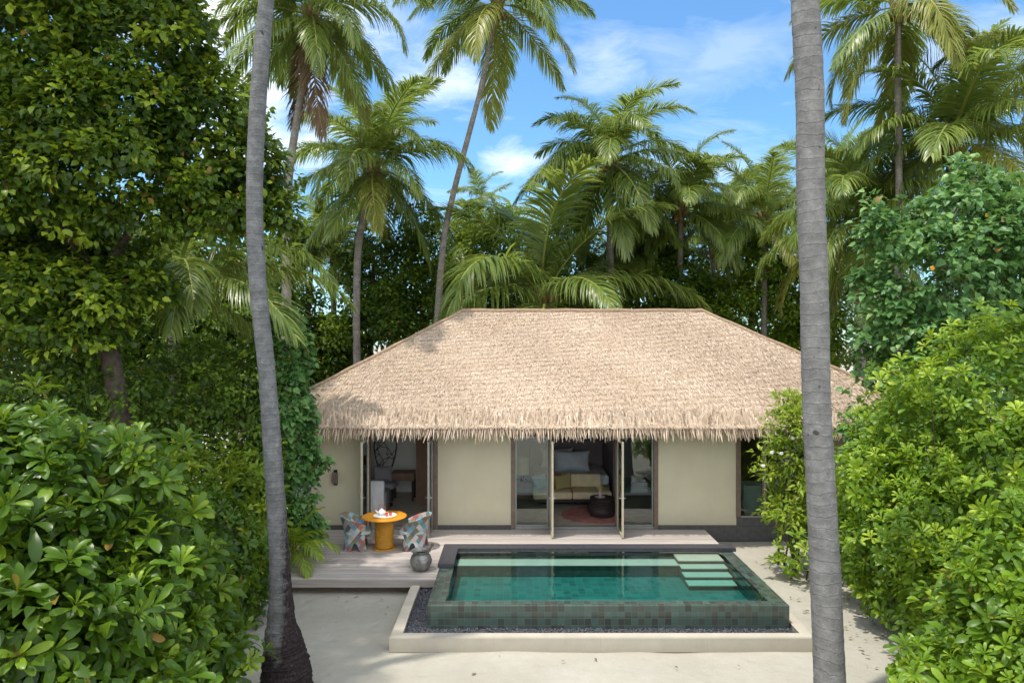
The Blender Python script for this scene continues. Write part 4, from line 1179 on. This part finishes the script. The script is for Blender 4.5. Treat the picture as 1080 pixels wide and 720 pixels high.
shrub('sea_lettuce_shrub', 'sea lettuce shrub past the picture edge behind the sunlit hedge', 'shrub',
      blobs_px([(1180, 520, 11.5, 95), (1240, 430, 13.5, 95), (1160, 400, 15.5, 70)]), 620, 'ros', 'spat', 10, .19, 'scaevola_r', 27, HG, tone=.44)
shrub('small_leaf_shrub', 'dark small leaved shrub past the picture edge beside the big broadleaf tree', 'shrub',
      blobs_px([(-90, 500, 11.5, 95), (-150, 420, 14.5, 90), (-60, 400, 15.5, 70)]), 700, 'spr', 'oval', 12, .14, 'shrub', 28, tone=.38, R=.3)
# --- dry leaves lying along the shrub edges
def litter():
    r = np.random.default_rng(5); lv = Leaves(); P = []
    for (x0, y0, x1, y1, n, sp) in ((6.0, 10.2, 6.9, 13.5, 46, .35), (6.7, 13.5, 7.3, 15.4, 34, .3), (-5.0, 10.0, -4.6, 13.4, 42, .35), (-4.6, 12.8, -1.9, 13.9, 12, .6), (-3, 10.3, 5, 11.4, 10, .5), (5.4, 12, 6.6, 16.5, 16, .6)):
        u = r.random((n, 1)); P.append(np.array((x0, y0, .012)) + u * np.array((x1 - x0, y1 - y0, 0)) + np.c_[r.normal(0, sp, n), r.normal(0, sp, n), np.zeros(n)])
    P = np.vstack(P); n = len(P); a = r.uniform(0, 6.28, n)
    lv.add('oval', P, np.stack([np.cos(a), np.sin(a), r.uniform(-.1, .25, n)], -1), unit(r.normal(0, .3, (n, 3)) + np.array((0, 0, 1.0))), r.uniform(.04, .10, n), r.uniform(0, 1, n), 1.0, .3)
    o = lv.build('leaf_litter', M['frond_d'], None); tag(o, 'dry brown leaves strewn on the sand by the shrubs', 'leaf litter', kind='stuff')
litter()

# --- broadleaf trees
def tree(label, trunk, tr, limbs, blobs, n, kind, k, L, mat, seed, tone=.45, R=.3, group=None, name='broadleaf_tree', inner_n=.4, amp=.2, shell=.2, barkm='wood_dark', back=.45, nb=26, rb=(.3, .7), **kw):
    trunk = [np.array(p, float) for p in trunk]
    root = empty(name, (trunk[0][0], trunk[0][1], 0), label, 'tree', group)
    m = MB(); rr = np.linspace(tr[0], tr[1], len(trunk)); m.tube(trunk, list(rr), 12)
    for l in limbs:
        l = [np.array(p, float) for p in l]
        m.tube(l, list(np.linspace(tr[1] * .9, .02, len(l))), 8)
    m.build('trunk', M[barkm], root, True)
    lv = Leaves()
    P, N = clumps(bumpy(blobs, nb, seed, rb[0], rb[1]), n, seed, shell, amp, back=back)
    sprays(lv, kind, P, N, k, L, R, seed, tone, **kw)
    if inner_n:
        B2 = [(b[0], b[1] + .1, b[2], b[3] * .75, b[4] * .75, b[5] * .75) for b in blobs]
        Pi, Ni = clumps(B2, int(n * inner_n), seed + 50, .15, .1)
        sprays(lv, kind, Pi, Ni, k, L * 1.2, R * 1.2, seed + 51, tone - .2)  # darker filler leaves: shade deep in the crown put into the tone
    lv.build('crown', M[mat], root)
    return root

tp = lambda *p: W(*p)
tree('big broadleaf tree whose dark crown fills the upper corner beside the weathered palm',
     [(W(135, 500, 12.6)[0], 12.6, -.05), tp(132, 480, 12.6), tp(126, 430, 12.6), tp(112, 350, 12.5), tp(72, 240, 12.4), tp(45, 160, 12.3), tp(25, 90, 12.2)], (.21, .11),
     [[tp(100, 310, 12.5), tp(150, 220, 12.6), tp(190, 150, 12.7), tp(210, 90, 12.8)], [tp(150, 220, 12.6), tp(220, 195, 12.5), tp(275, 195, 12.5)], [tp(72, 240, 12.4), tp(30, 230, 12.0), tp(-30, 210, 11.8)], [tp(50, 170, 12.3), tp(100, 110, 12.2), tp(130, 50, 12.2)]],
     blobs_px([(35, 45, 12.0, 92), (125, 70, 12.2, 82), (185, 45, 12.6, 40), (205, 125, 12.6, 68), (262, 172, 12.6, 44), (140, 195, 12.2, 78), (40, 190, 11.8, 88), (215, 215, 12.8, 52), (60, 290, 12.8, 70), (288, 225, 12.9, 28), (-60, 110, 12, 90), (90, 130, 11.6, 70), (85, 335, 12.0, 48), (150, 300, 12.6, 36), (150, 20, 12.4, 55), (95, 285, 13.4, 55), (-30, 300, 12.6, 70)]),
     2700, 'oval', 15, .13, 'almond', 31, tone=.44, R=.22, inner_n=.7, amp=.32, nb=46, rb=(.22, .6), wid=1.25, tvar=.28, back=.8)

FG = 'broadleaf trees behind the villa'
def far_tree(px, top, w, Y, label, seed, mat='forest', tone=.42, n=520, L=.2, group=FG, bottom=400):
    x = (px - 540) * Y / F; wx = w * Y / F; zt = H - (top - 360) * Y / F; zb = max(.5, H - (bottom - 360) * Y / F)
    r = random.Random(seed); bl = []
    hgt = zt - zb
    for k in range(9):
        u = r.uniform(-.75, .75); v = k / 8
        s = .34 + .16 * math.sin(math.pi * min(1, v + .15)); s *= r.uniform(.8, 1.2)
        bl.append((x + u * wx * (1.05 - .75 * v ** 1.5), Y + r.uniform(-.8, .8), zb + hgt * (.1 + .74 * v), wx * s, wx * s, min(hgt * .26, wx * s)))
    tr_ = [(x, Y + .3, -.05), (x + r.uniform(-.2, .2), Y + .3, zb * .6), (x + r.uniform(-.4, .4), Y + .3, zb + hgt * .5), (x + r.uniform(-.4, .4), Y + .3, zb + hgt * .8)]
    lm = [[tr_[2], tuple(np.array(b[:3]))] for b in bl[::2]]
    return tree(label, tr_, (.2, .08), lm, bl, n, 'small', 14, L, mat, seed, tone, R=.5, group=group, name='broadleaf_tree', wid=1.1)
far_tree(700, 252, 66, 32, 'dark rounded broadleaf tree rising behind the thatched ridge between the palms', 41)
far_tree(790, 240, 72, 32, 'bright green broadleaf tree over the thatch, beside the grey palm trunk', 42, 'forest_b', .5, 760)
far_tree(860, 235, 60, 32, 'bright green broadleaf tree half hidden by the grey palm trunk', 43, 'forest_b', .42, 600)
far_tree(525, 222, 56, 34, 'light green broadleaf tree behind the leaning palm and the ridge', 44, 'forest_b', .5, 560)
far_tree(600, 245, 60, 35, 'dark broadleaf tree behind the arching palm at the middle of the ridge', 45, 'forest', .46, 500)
far_tree(445, 228, 58, 32, 'dark broadleaf tree behind the leaning palm trunk and the shorter palm', 46, 'forest', .46, 640)
far_tree(385, 240, 60, 31, 'very dark broadleaf tree behind the sloping thatch hip', 47, 'forest', .3, 700, bottom=440)
far_tree(320, 215, 62, 30, 'broadleaf tree behind the weathered palm, under the brown coconuts', 48, 'forest', .46, 760, bottom=440)
far_tree(240, 255, 62, 24, 'broadleaf tree filling the gap behind the young arching palm', 49, 'forest', .46, 760, bottom=450)
far_tree(150, 225, 75, 22, 'dense broadleaf tree behind the big dark crown', 50, 'forest', .46, 820, bottom=470)
far_tree(50, 210, 85, 20, 'dense broadleaf tree beyond the big tree at the picture edge', 51, 'forest', .46, 820, bottom=470)
far_tree(940, 225, 60, 29, 'broadleaf tree behind the sea hibiscus near the tall yellow palm', 52, 'forest', .46, 600)
far_tree(1040, 225, 75, 25, 'broadleaf tree behind the sea hibiscus at the picture edge', 53, 'forest', .46, 640)
far_tree(-60, 190, 90, 21, 'dense broadleaf tree past the picture edge by the big crown', 54, 'forest', .46, 500, bottom=470)
far_tree(1150, 230, 90, 24, 'broadleaf tree past the picture edge by the tall yellow palm', 55, 'forest', .46, 500)
far_tree(480, 255, 55, 36, 'dark broadleaf tree low behind the leaning trunk, beside the arching palm', 58, 'forest', .38, 520)
far_tree(560, 262, 55, 38, 'olive broadleaf tree directly behind the arching young palm', 59, 'forest_b', .34, 480)
far_tree(655, 255, 60, 38, 'small far broadleaf tree low behind the drooping palm', 56, 'forest_b', .45, 360)
far_tree(760, 240, 62, 38, 'far dark broadleaf tree beneath the slim palm', 57, 'forest', .46, 360)

# --- coconut palms
LT = None
def frond_mesh(p0, droop, Lf, seed, nl=112, leafw=.046, hang=.9, twist=0.0, ragged=.0, llen=1.12):
    """one feathered leaf growing from the origin toward +x; p0 start pitch (deg)"""
    r = np.random.default_rng(seed)
    ns = 26
    s = np.linspace(0, 1, ns)
    pit = np.radians(p0) - np.radians(droop) * s ** 1.35
    dx = np.cos(pit); dz = np.sin(pit)
    x = np.concatenate([[0], np.cumsum((dx[1:] + dx[:-1]) / 2)]) * Lf / (ns - 1)
    z = np.concatenate([[0], np.cumsum((dz[1:] + dz[:-1]) / 2)]) * Lf / (ns - 1)
    yy = .10 * Lf * twist * s ** 2
    C = np.stack([x, yy, z], -1)
    Tg = unit(np.gradient(C, axis=0))
    V, Fq, tone = [], [], []
    # rachis: thin tapering square rod
    rad = .045 * (1 - s) ** .8 * (Lf / 4) + .006
    Sd = np.array([0, 1.0, 0]); cnt = 0
    for i in range(0, ns, 1):
        Up = np.cross(Tg[i], Sd) * -1
        Up = np.cross(Sd, Tg[i]) * -1 if False else np.cross(Tg[i], Sd)
        for a, b in ((1, 0), (0, .6), (-1, 0), (0, -.6)):
            V.append(C[i] + Sd * a * rad[i] + Up * b * rad[i]); tone.append(.95)
    for i in range(ns - 1):
        for k in range(4):
            a = i * 4 + k; b = i * 4 + (k + 1) % 4
            Fq.append((a, b, b + 4, a + 4))
    V = [np.array(V)]; Fq = [np.array(Fq)]; tone = [np.array(tone)]
    cnt = ns * 4
    for side in (-1, 1):
        t = np.linspace(.13, .995, nl) + r.normal(0, .004, nl)
        keep = r.uniform(0, 1, nl) > ragged
        t = np.clip(t[keep], .1, 1); n = len(t)
        f = t * (ns - 1); i0 = np.minimum(f.astype(int), ns - 2); fr = (f - i0)[:, None]
        B = C[i0] * (1 - fr) + C[i0 + 1] * fr; T = unit(Tg[i0] * (1 - fr) + Tg[i0 + 1] * fr)
        Up = np.cross(T, np.repeat([[0, 1.0, 0]], n, 0)); Up = np.where(Up[:, 2:3] < 0, -Up, Up) if p0 < 100 else Up
        ang = np.radians(64 - 40 * t ** 1.5 + r.normal(0, 6, n) + 4 * np.sin(t * 40 + side * seed))[:, None]
        S_ = np.repeat([[0, float(side), 0]], n, 0)
        D = S_ * np.sin(ang) + T * np.cos(ang) + Up * (.28 + r.normal(0, .08, n))[:, None]
        D = unit(D)
        l = llen * (Lf / 4) * np.clip(1 - (np.abs(t - .42) / .66) ** 2.2, .16, 1) * r.uniform(.88, 1.08, n)
        prev = B; pts = [B]; g = hang * (r.uniform(.6, 1.5, (n, 1)) + .25 * np.sin(t * 23 + seed)[:, None])
        dd = D
        segs = 4
        for k in range(segs):
            dd = unit(dd + np.array([0, 0, -1.0]) * g * (.12 + .30 * k / segs))
            prev = prev + dd * (l / segs)[:, None]
            pts.append(prev)
        wv = unit(np.cross(D, Up)) 
        wv = unit(T - D * np.sum(T * D, 1, keepdims=True) + .25 * Up)
        ws = (leafw * np.array([.55, 1.0, .9, .6, .08]))
        tn = .42 + r.normal(0, .13, n) + .10 * (t - .5)
        for k in range(segs + 1):
            pass
        A_ = np.stack([np.stack([pts[k] - wv * ws[k] * .5, pts[k] + wv * ws[k] * .5], 1) for k in range(segs + 1)], 1)   # n, 5, 2, 3
        V.append(A_.reshape(-1, 3))
        q = np.array([(2 * k, 2 * k + 1, 2 * k + 3, 2 * k + 2) for k in range(segs)])
        Fq.append((q[None] + (cnt + np.arange(n) * 2 * (segs + 1))[:, None, None]).reshape(-1, 4))
        tone.append(np.repeat(tn, 2 * (segs + 1)) + np.tile(np.repeat(np.linspace(-.05, .12, segs + 1), 2), n))
        cnt += n * 2 * (segs + 1)
    return np_mesh('frond', np.vstack(V), [np.vstack(Fq)], np.clip(np.concatenate(tone), 0, .97), False)

FR = {}
def frond_of(p, v, L):
    key = (p, v, L < 2)
    if key not in FR:
        droop = {85: 62, 65: 82, 45: 92, 25: 88, 5: 78, -20: 58, -45: 38, -75: 12}[p] + (-14, 6, 20)[v]
        FR[key] = frond_mesh(p, droop, 4.0, 500 + p * 3 + v, hang=(.9 if p > 60 else 1.55 if p > 0 else 1.9), twist=(-.8, .3, 1.0)[v], ragged=.0 if p > 0 else .12, **(dict(nl=30, leafw=.11, llen=1.3) if L < 2 else {}))
        FR[key].materials.append(M['frond'])
    return FR[key]

PG = 'coconut palms around the villa'
def palm(label, hub, path, radii, size, seed, pitches, mats=None, barkm='bark_far', coconuts=0, name='coconut_palm', dead=0, group=PG, phi0=0.0, flare=None, az=None):
    """hub: crown heart; path: trunk points from the ground up"""
    r = random.Random(seed)
    base = np.array((path[0][0], path[0][1], 0.0))
    root = empty(name, base, label, 'palm tree', group)
    pts = [np.array(p, float) for p in path] + [np.array(hub, float)]
    # smooth the trunk curve
    fine, fr = [], []
    rad = list(radii) + [radii[-1] * .9]
    if barkm == 'bark_far': rad = [x * .76 for x in rad]
    for i in range(len(pts) - 1):
        p0 = pts[max(0, i - 1)]; p1 = pts[i]; p2 = pts[i + 1]; p3 = pts[min(len(pts) - 1, i + 2)]
        KS = 8 if barkm == 'bark_far' else 24
        for k in range(KS):
            t = k / KS
            fine.append(.5 * ((2 * p1) + (-p0 + p2) * t + (2 * p0 - 5 * p1 + 4 * p2 - p3) * t * t + (-p0 + 3 * p1 - 3 * p2 + p3) * t ** 3))
            fr.append((rad[i] * (1 - t) + rad[i + 1] * t) * (1 + r.uniform(-.02, .025)) * (1 + (.06 * r.random() if dark_foot(barkm, i) else 0)))
    fine.append(pts[-1]); fr.append(rad[-1])
    tm = MB().tube(fine, fr, 28 if barkm != 'bark_far' else 14)
    if barkm == 'bark_l':    # gnarled foot
        from mathutils import noise as mn
        for v in tm.bm.verts:
            k = max(0.0, 1 - max(0, v.co.z) / 1.5)
            if k > 0:
                cx = base[0] + (v.co.x - base[0]); d = Vector((v.co.x - (base[0] + .0), v.co.y - base[1], 0))
                v.co += d.normalized() * (mn.noise(v.co * 5.0) * .06 + mn.noise(v.co * 14.0) * .03) * k
    tm.build('trunk', M[barkm], root, True)
    sc = size / 4.0
    # leaf bases sheath at the crown heart
    hp = np.array(hub, float)
    if len(pitches):
        m = MB()
        for k in range(9):
            a = k * 2.4
            m.tube([hp + np.array((0, 0, -.55 * sc)), hp + np.array((.10 * math.cos(a), .10 * math.sin(a), -.1)) * sc, hp + np.array((.30 * math.cos(a), .30 * math.sin(a), .32)) * sc], [.13 * sc, .11 * sc, .035 * sc], 6)
        m.build('crown_heart', M['husk'], root, True)
    for i, p in enumerate(pitches):
        v = r.randrange(3)
        o = bpy.data.objects.new('frond', frond_of(p, v, size))
        COL.objects.link(o); o.parent = root
        up = .25 * sc * (p + 75) / 160
        o.location = V3(hp - base + np.array((0, 0, up - .1 * sc)))
        a = phi0 + i * 2.39996 + r.uniform(-.3, .3) if az is None or i >= len(az) else math.radians(az[i])
        o.rotation_euler = (r.uniform(-.22, .22), r.uniform(-.1, .1), a)
        k = sc * r.uniform(.88, 1.1)
        o.scale = (k, k, k)
        mt = 'frond' if mats is None else mats(i, p, r)
        if mt != 'frond':
            o.material_slots[0].link = 'OBJECT'; o.material_slots[0].material = M[mt]
    for i in range(coconuts):
        a = i * 2.4 + seed; q = hp + np.array((.26 * math.cos(a), .26 * math.sin(a), -.18 - .09 * (i % 3))) * sc * 1.1
        MB().super(q, (.125 * sc, .125 * sc, .15 * sc), .95, 14, 10).build('coconut', M['husk'], root, True)
    return root

full = [85, 85, 65, 65, 65, 65, 45, 45, 45, 45, 45, 25, 25, 25, 25, 25, 5, 5, 5, 5, 5, -20, -20, -20, -20, -45, -45]
def aged(frac=.5):
    def f(i, p, r):
        if p <= -75: return 'frond_d'
        if p <= -20 and r.random() < frac: return 'frond_y'
        return 'frond'
    return f
def yellow(i, p, r): return 'frond_d' if p <= -75 else ('frond_y' if (p <= 45 and r.random() < .8) else 'frond')

def dark_foot(b, i): return b == 'bark_l' and i < 3
def px_path(Y, lst): return [W(x, y, Y) for x, y in lst]
def ground_pt(px, Y, z=-.05): return np.array(((px - 540) * Y / F, Y, z))

# the two trunks in front; unseen crowns bent aside to steer their shadows
Yl = 10.1
palm('weathered leaning palm trunk with a dark flared foot beside the deck', np.array((-5.9, 9.6, 14.6)),
     [ground_pt(301, Yl), W(302, 715, Yl), W(300, 690, Yl), W(297, 660, Yl), W(296, 620, Yl), W(293, 560, Yl), W(282, 400, Yl), W(272, 300, Yl), W(268.5, 210, Yl), W(272, 110, Yl), W(281, 0, Yl), W(289, -80, Yl), np.array((-3.8, 10.0, 12.6))],
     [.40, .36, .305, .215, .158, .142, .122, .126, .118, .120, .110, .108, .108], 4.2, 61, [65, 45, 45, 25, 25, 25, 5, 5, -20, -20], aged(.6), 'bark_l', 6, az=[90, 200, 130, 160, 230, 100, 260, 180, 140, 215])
Yr = 9.5
palm('smooth grey palm trunk standing straight by the pool kerb and bright shrubs', np.array((7.6, 7.2, 16.0)),
     [ground_pt(877, Yr), W(876, 740, Yr), W(875, 715, Yr), W(870, 600, Yr), W(865, 500, Yr), W(861, 420, Yr), W(858.5, 300, Yr), W(855, 200, Yr), W(854, 100, Yr), W(849, 0, Yr), W(846, -90, Yr), np.array((4.7, 9.1, 13.2))],
     [.27, .24, .208, .200, .190, .186, .184, .184, .188, .186, .182, .17], 4.2, 62, [65, 45, 45, 25, 25, 25, 5, 5, 5, -20, -20, -20], aged(.5), 'bark_r', 6)
# palms behind
palm('tall palm with hanging brown leaves and brown coconuts behind the weathered trunk', W(328, 18, 22), [ground_pt(300, 22), W(302, 330, 22), W(304, 200, 22), W(311, 140, 22), W(321, 80, 22)], [.24, .2, .17, .155, .15], 4.0, 63, full + [5, -20, -45, -75, -75], aged(.25), coconuts=8)
palm('mid height palm with a full round green crown over the thatch hip', W(394, 178, 28.6), [ground_pt(377, 28.6), W(376.5, 390, 28.6), W(376, 330, 28.6), W(378, 260, 28.6), W(386, 215, 28.6)], [.25, .21, .20, .20, .22], 4.6, 64, full + [-20, -45], aged(.25), coconuts=3)
palm('tallest slender palm leaning outward above the thatch ridge', W(525, 4, 28.6), [ground_pt(452, 28.6), W(461, 340, 28.6), W(468, 255, 28.6), W(478, 205, 28.6), W(495, 140, 28.6), W(508, 90, 28.6), W(518, 40, 28.6)], [.23, .19, .175, .16, .145, .135, .125], 4.7, 65, [65, 45, 45, 45, 25, 25, 25, 25, 25, 5, 5, 5, 5, 5, 5, -20, -20, -20, -20, -45], aged(.7), coconuts=4)
palm('palm with drooping fronds and an upright tuft behind the middle of the ridge', W(644, 172, 29.5), [ground_pt(648, 29.5), W(646, 330, 29.5), W(643, 240, 29.5)], [.22, .19, .18], 4.6, 66, full + [-20, -45, -45], aged(.3), coconuts=3)
palm('young palm with long arching fronds rising right behind the thatch ridge', W(573, 322, 29), [ground_pt(573, 29), W(573, 345, 29)], [.2, .2], 7.0, 67, [85, 85, 85, 65, 65, 65, 45, 45, 45, 45, 25, 25, 25, 25, 5, 5], aged(.2), coconuts=0)
palm('slim palm with an upright crown between the drooping palm and the grey trunk', W(718, 222, 31), [ground_pt(716, 31), W(717, 320, 31)], [.2, .17], 4.3, 68, full, aged(.3), coconuts=5)
palm('palm with spiky upright fronds just behind the grey trunk', W(806, 232, 31), [ground_pt(806, 31), W(806, 300, 31)], [.2, .17], 4.4, 69, [85, 85, 65, 65, 65, 45, 45, 45, 25, 25, 25, 5, 5, 5, -20, -20], aged(.4))
palm('tall palm with a yellowed crown touching the top of the picture', W(948, 8, 22), [ground_pt(948, 22), W(947, 330, 22), W(948, 210, 22), W(947.5, 120, 22), W(947, 60, 22)], [.19, .15, .14, .135, .13], 3.9, 70, [65, 45, 45, 25, 25, 25, 5, 5, 5, 5, 5, -20, -20, -20, -20, -20, -45, -45, -45], yellow, coconuts=4)
palm('palm with dark coconuts and a tall fan of fronds above the sea hibiscus', W(1003, 150, 22), [ground_pt(1000, 22), W(1001, 300, 22), W(1002, 210, 22)], [.22, .19, .18], 4.5, 71, full + [-20], aged(.35), coconuts=9)
palm('low palm with a yellow hanging frond between the grey trunk and the sea hibiscus', W(910, 235, 24), [ground_pt(908, 24), W(909, 320, 24)], [.2, .18], 4.2, 72, full + [-45, -45], aged(.6), coconuts=3)
palm('palm whose fronds reach in from the picture edge below the yellowed crown', W(1112, 55, 21), [ground_pt(1120, 21), W(1118, 300, 21), W(1114, 150, 21)], [.2, .17, .16], 3.4, 73, [65, 45, 45, 25, 25, 25, 5, 5, 5, -20, -20, -20, -45, -45], yellow)
palm('young palm with one long arching frond behind the weathered trunk', W(186, 300, 16.5), [ground_pt(182, 16.5), W(184, 360, 16.5)], [.2, .18], 4.3, 74, [65, 65, 45, 45, 45, 25, 25, 25, 5, 5, -20], aged(.3), az=[60, -40, -12, 170, 250, 15, 80, -60, -30, 300, 10])
palm('leafy palm filling the trees between the leaning trunk and the arching palm', W(497, 268, 36), [ground_pt(497, 36), W(497, 320, 36)], [.2, .18], 4.2, 81, full[:20], aged(.3))
palm('leafy palm behind the slim palm trunk, over the bright green tree', W(752, 262, 36), [ground_pt(752, 36), W(752, 320, 36)], [.2, .18], 4.2, 82, full[:20], aged(.4))
palm('low leafy palm under the drooping palm, just above the thatch', W(672, 285, 33), [ground_pt(672, 33), W(672, 320, 33)], [.2, .18], 3.8, 83, full[:20], aged(.3))
palm('leafy palm between the weathered trunk and the round crowned palm', W(352, 268, 33), [ground_pt(352, 33), W(352, 320, 33)], [.2, .18], 4.0, 84, full[:20], aged(.3))
palm('small distant palm tuft beside the leaning trunk above the trees', W(508, 212, 42), [ground_pt(508, 42), W(508, 300, 42)], [.2, .16], 2.6, 75, [85, 65, 65, 45, 45, 25, 25, 5, 5, -20], aged(.2))
palm('far palm tuft low between the drooping palm and the slim palm', W(588, 238, 40), [ground_pt(588, 40), W(588, 300, 40)], [.2, .16], 3.8, 76, [85, 65, 65, 45, 45, 25, 25, 5, 5, -20], aged(.2))
palm('far palm half covered by the slim palm', W(768, 235, 38), [ground_pt(768, 38), W(768, 300, 38)], [.2, .16], 4.4, 77, full[:16], aged(.3))
palm('far palm behind the yellow hanging frond', W(878, 205, 34), [ground_pt(878, 34), W(878, 300, 34)], [.2, .16], 4.4, 78, full[:18], aged(.3))
palm('knee high palm seedling beside the deck corner and the weathered trunk', W(310, 578, 15.0), [ground_pt(308, 15.0), W(309, 600, 15.0)], [.06, .05], 1.05, 79, [85, 65, 65, 45, 45, 45, 25, 25, 25, 5, 5], lambda i, p, r: 'lime', coconuts=0, group=None)

# ------------------------------------------------------------------ sky, sun, camera
SUN = Vector((-.24, -.14, 1.0)).normalized()
el = math.asin(SUN.z); rot = math.atan2(SUN.x, SUN.y)
w = bpy.data.worlds.new('World'); scene.world = w; w.use_nodes = True
nt = w.node_tree; nt.nodes.clear()
class WN(NT):
    def __init__(s, tree): s.t = tree; s.n = tree.nodes
t = WN(nt)
out = t.n.new('ShaderNodeOutputWorld'); bg = t.n.new('ShaderNodeBackground'); sky = t.n.new('ShaderNodeTexSky')
sky.sky_type = 'NISHITA'; sky.sun_disc = False; sky.sun_elevation = el; sky.sun_rotation = rot
sky.air_density = 1.0; sky.dust_density = .3; sky.ozone_density = 2.5; sky.altitude = 0
d = t.n.new('ShaderNodeTexCoord').outputs['Generated']
col = t.mix(1.0, sky.outputs[0], (.77, 1.10, 1.25), 'MULTIPLY')
sx = t.add('SeparateXYZ'); t.set(sx.inputs[0], d)
# wispy cirrus: stretched noise on a plane far above
inv = t.math('DIVIDE', 1.0, t.math('ADD', t.math('MAXIMUM', sx.outputs[2], 0.0), .12))
pl = t.vmath('MULTIPLY', d, (1, 1, 0))
cb = t.add('CombineXYZ'); t.set(cb.inputs[0], t.math('MULTIPLY', sx.outputs[0], inv)); t.set(cb.inputs[1], t.math('MULTIPLY', sx.outputs[1], inv))
mp = t.n.new('ShaderNodeMapping'); mp.inputs['Rotation'].default_value = (0, 0, .35); mp.inputs['Scale'].default_value = (1.0, 1.5, 1); t.set(mp.inputs[0], cb)
n1 = t.noise(mp.outputs[0], 1.5, 8, .62, .6)
wisps = t.ramp(n1, [(.53, 0.0), (.9, .5)])
def puff(px, py, wx, wy, gain, seed):
    v = Vector(((px - 540) / F, 1.0, -(py - 360) / F)).normalized()
    az0 = math.atan2(v.x, v.y); el0 = math.asin(v.z)
    az = t.math('ARCTAN2', sx.outputs[0], sx.outputs[1]); e_ = t.math('ARCSINE', sx.outputs[2])
    a = t.math('DIVIDE', t.math('SUBTRACT', az, az0), wx / F); b = t.math('DIVIDE', t.math('SUBTRACT', e_, el0), wy / F)
    rr = t.math('SQRT', t.math('ADD', t.math('MULTIPLY', a, a), t.math('MULTIPLY', b, b)))
    nz = t.noise(t.scale(d, (9, 9, 22)), 1.0, 7, .62, .4)
    m = t.math('SUBTRACT', t.math('ADD', t.math('SUBTRACT', 1.0, rr), t.math('MULTIPLY', t.math('SUBTRACT', nz, .5), 2.6)), .1)
    return t.math('MULTIPLY', t.ramp(m, [(0.0, 0.0), (.9, 1.0)]), gain)
cl = wisps
for a in ((545, 172, 46, 26, .62, 1), (640, 62, 70, 36, .34, 2), (215, 15, 80, 60, 1.0, 3), (270, 120, 90, 80, .9, 9), (370, 20, 60, 40, .6, 4), (470, 90, 60, 45, .5, 5), (760, 60, 120, 40, .2, 6), (700, 180, 140, 30, .25, 7), (1000, 60, 100, 60, .3, 8)):
    cl = t.math('MAXIMUM', cl, puff(*a))
# added unseen cloud overhead and behind the viewer, brightened for neutral fill light
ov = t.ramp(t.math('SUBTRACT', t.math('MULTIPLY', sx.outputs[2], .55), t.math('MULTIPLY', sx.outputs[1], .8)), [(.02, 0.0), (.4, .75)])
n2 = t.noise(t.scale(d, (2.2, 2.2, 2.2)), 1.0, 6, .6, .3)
col = t.mix(cl, col, (8.2, 8.4, 8.8))
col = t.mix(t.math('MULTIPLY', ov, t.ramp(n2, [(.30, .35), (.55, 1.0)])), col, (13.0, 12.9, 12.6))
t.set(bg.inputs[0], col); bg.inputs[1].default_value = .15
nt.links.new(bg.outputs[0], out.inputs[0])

sl = bpy.data.lights.new('sun', 'SUN'); sl.energy = 3.2; sl.angle = math.radians(1.2); sl.color = (1.0, .94, .84)
so = bpy.data.objects.new('sun', sl); COL.objects.link(so)
so.rotation_euler = SUN.to_track_quat('Z', 'Y').to_euler(); so.location = (0, 0, 40)

cam = bpy.data.cameras.new('camera'); cam.sensor_width = 36; cam.lens = 24; cam.clip_start = .1; cam.clip_end = 2000
co = bpy.data.objects.new('camera', cam); COL.objects.link(co)
co.location = (0, 0, H); co.rotation_euler = (math.radians(90), 0, 0)
scene.camera = co
scene.view_settings.view_transform = 'Standard'; scene.view_settings.look = 'None'
scene.view_settings.exposure = .40; scene.view_settings.gamma = 1.0
scene.view_settings.use_curve_mapping = False
scene.cycles.max_bounces = 8; scene.cycles.diffuse_bounces = 4; scene.cycles.transparent_max_bounces = 16
scene.cycles.caustics_reflective = False; scene.cycles.caustics_refractive = False
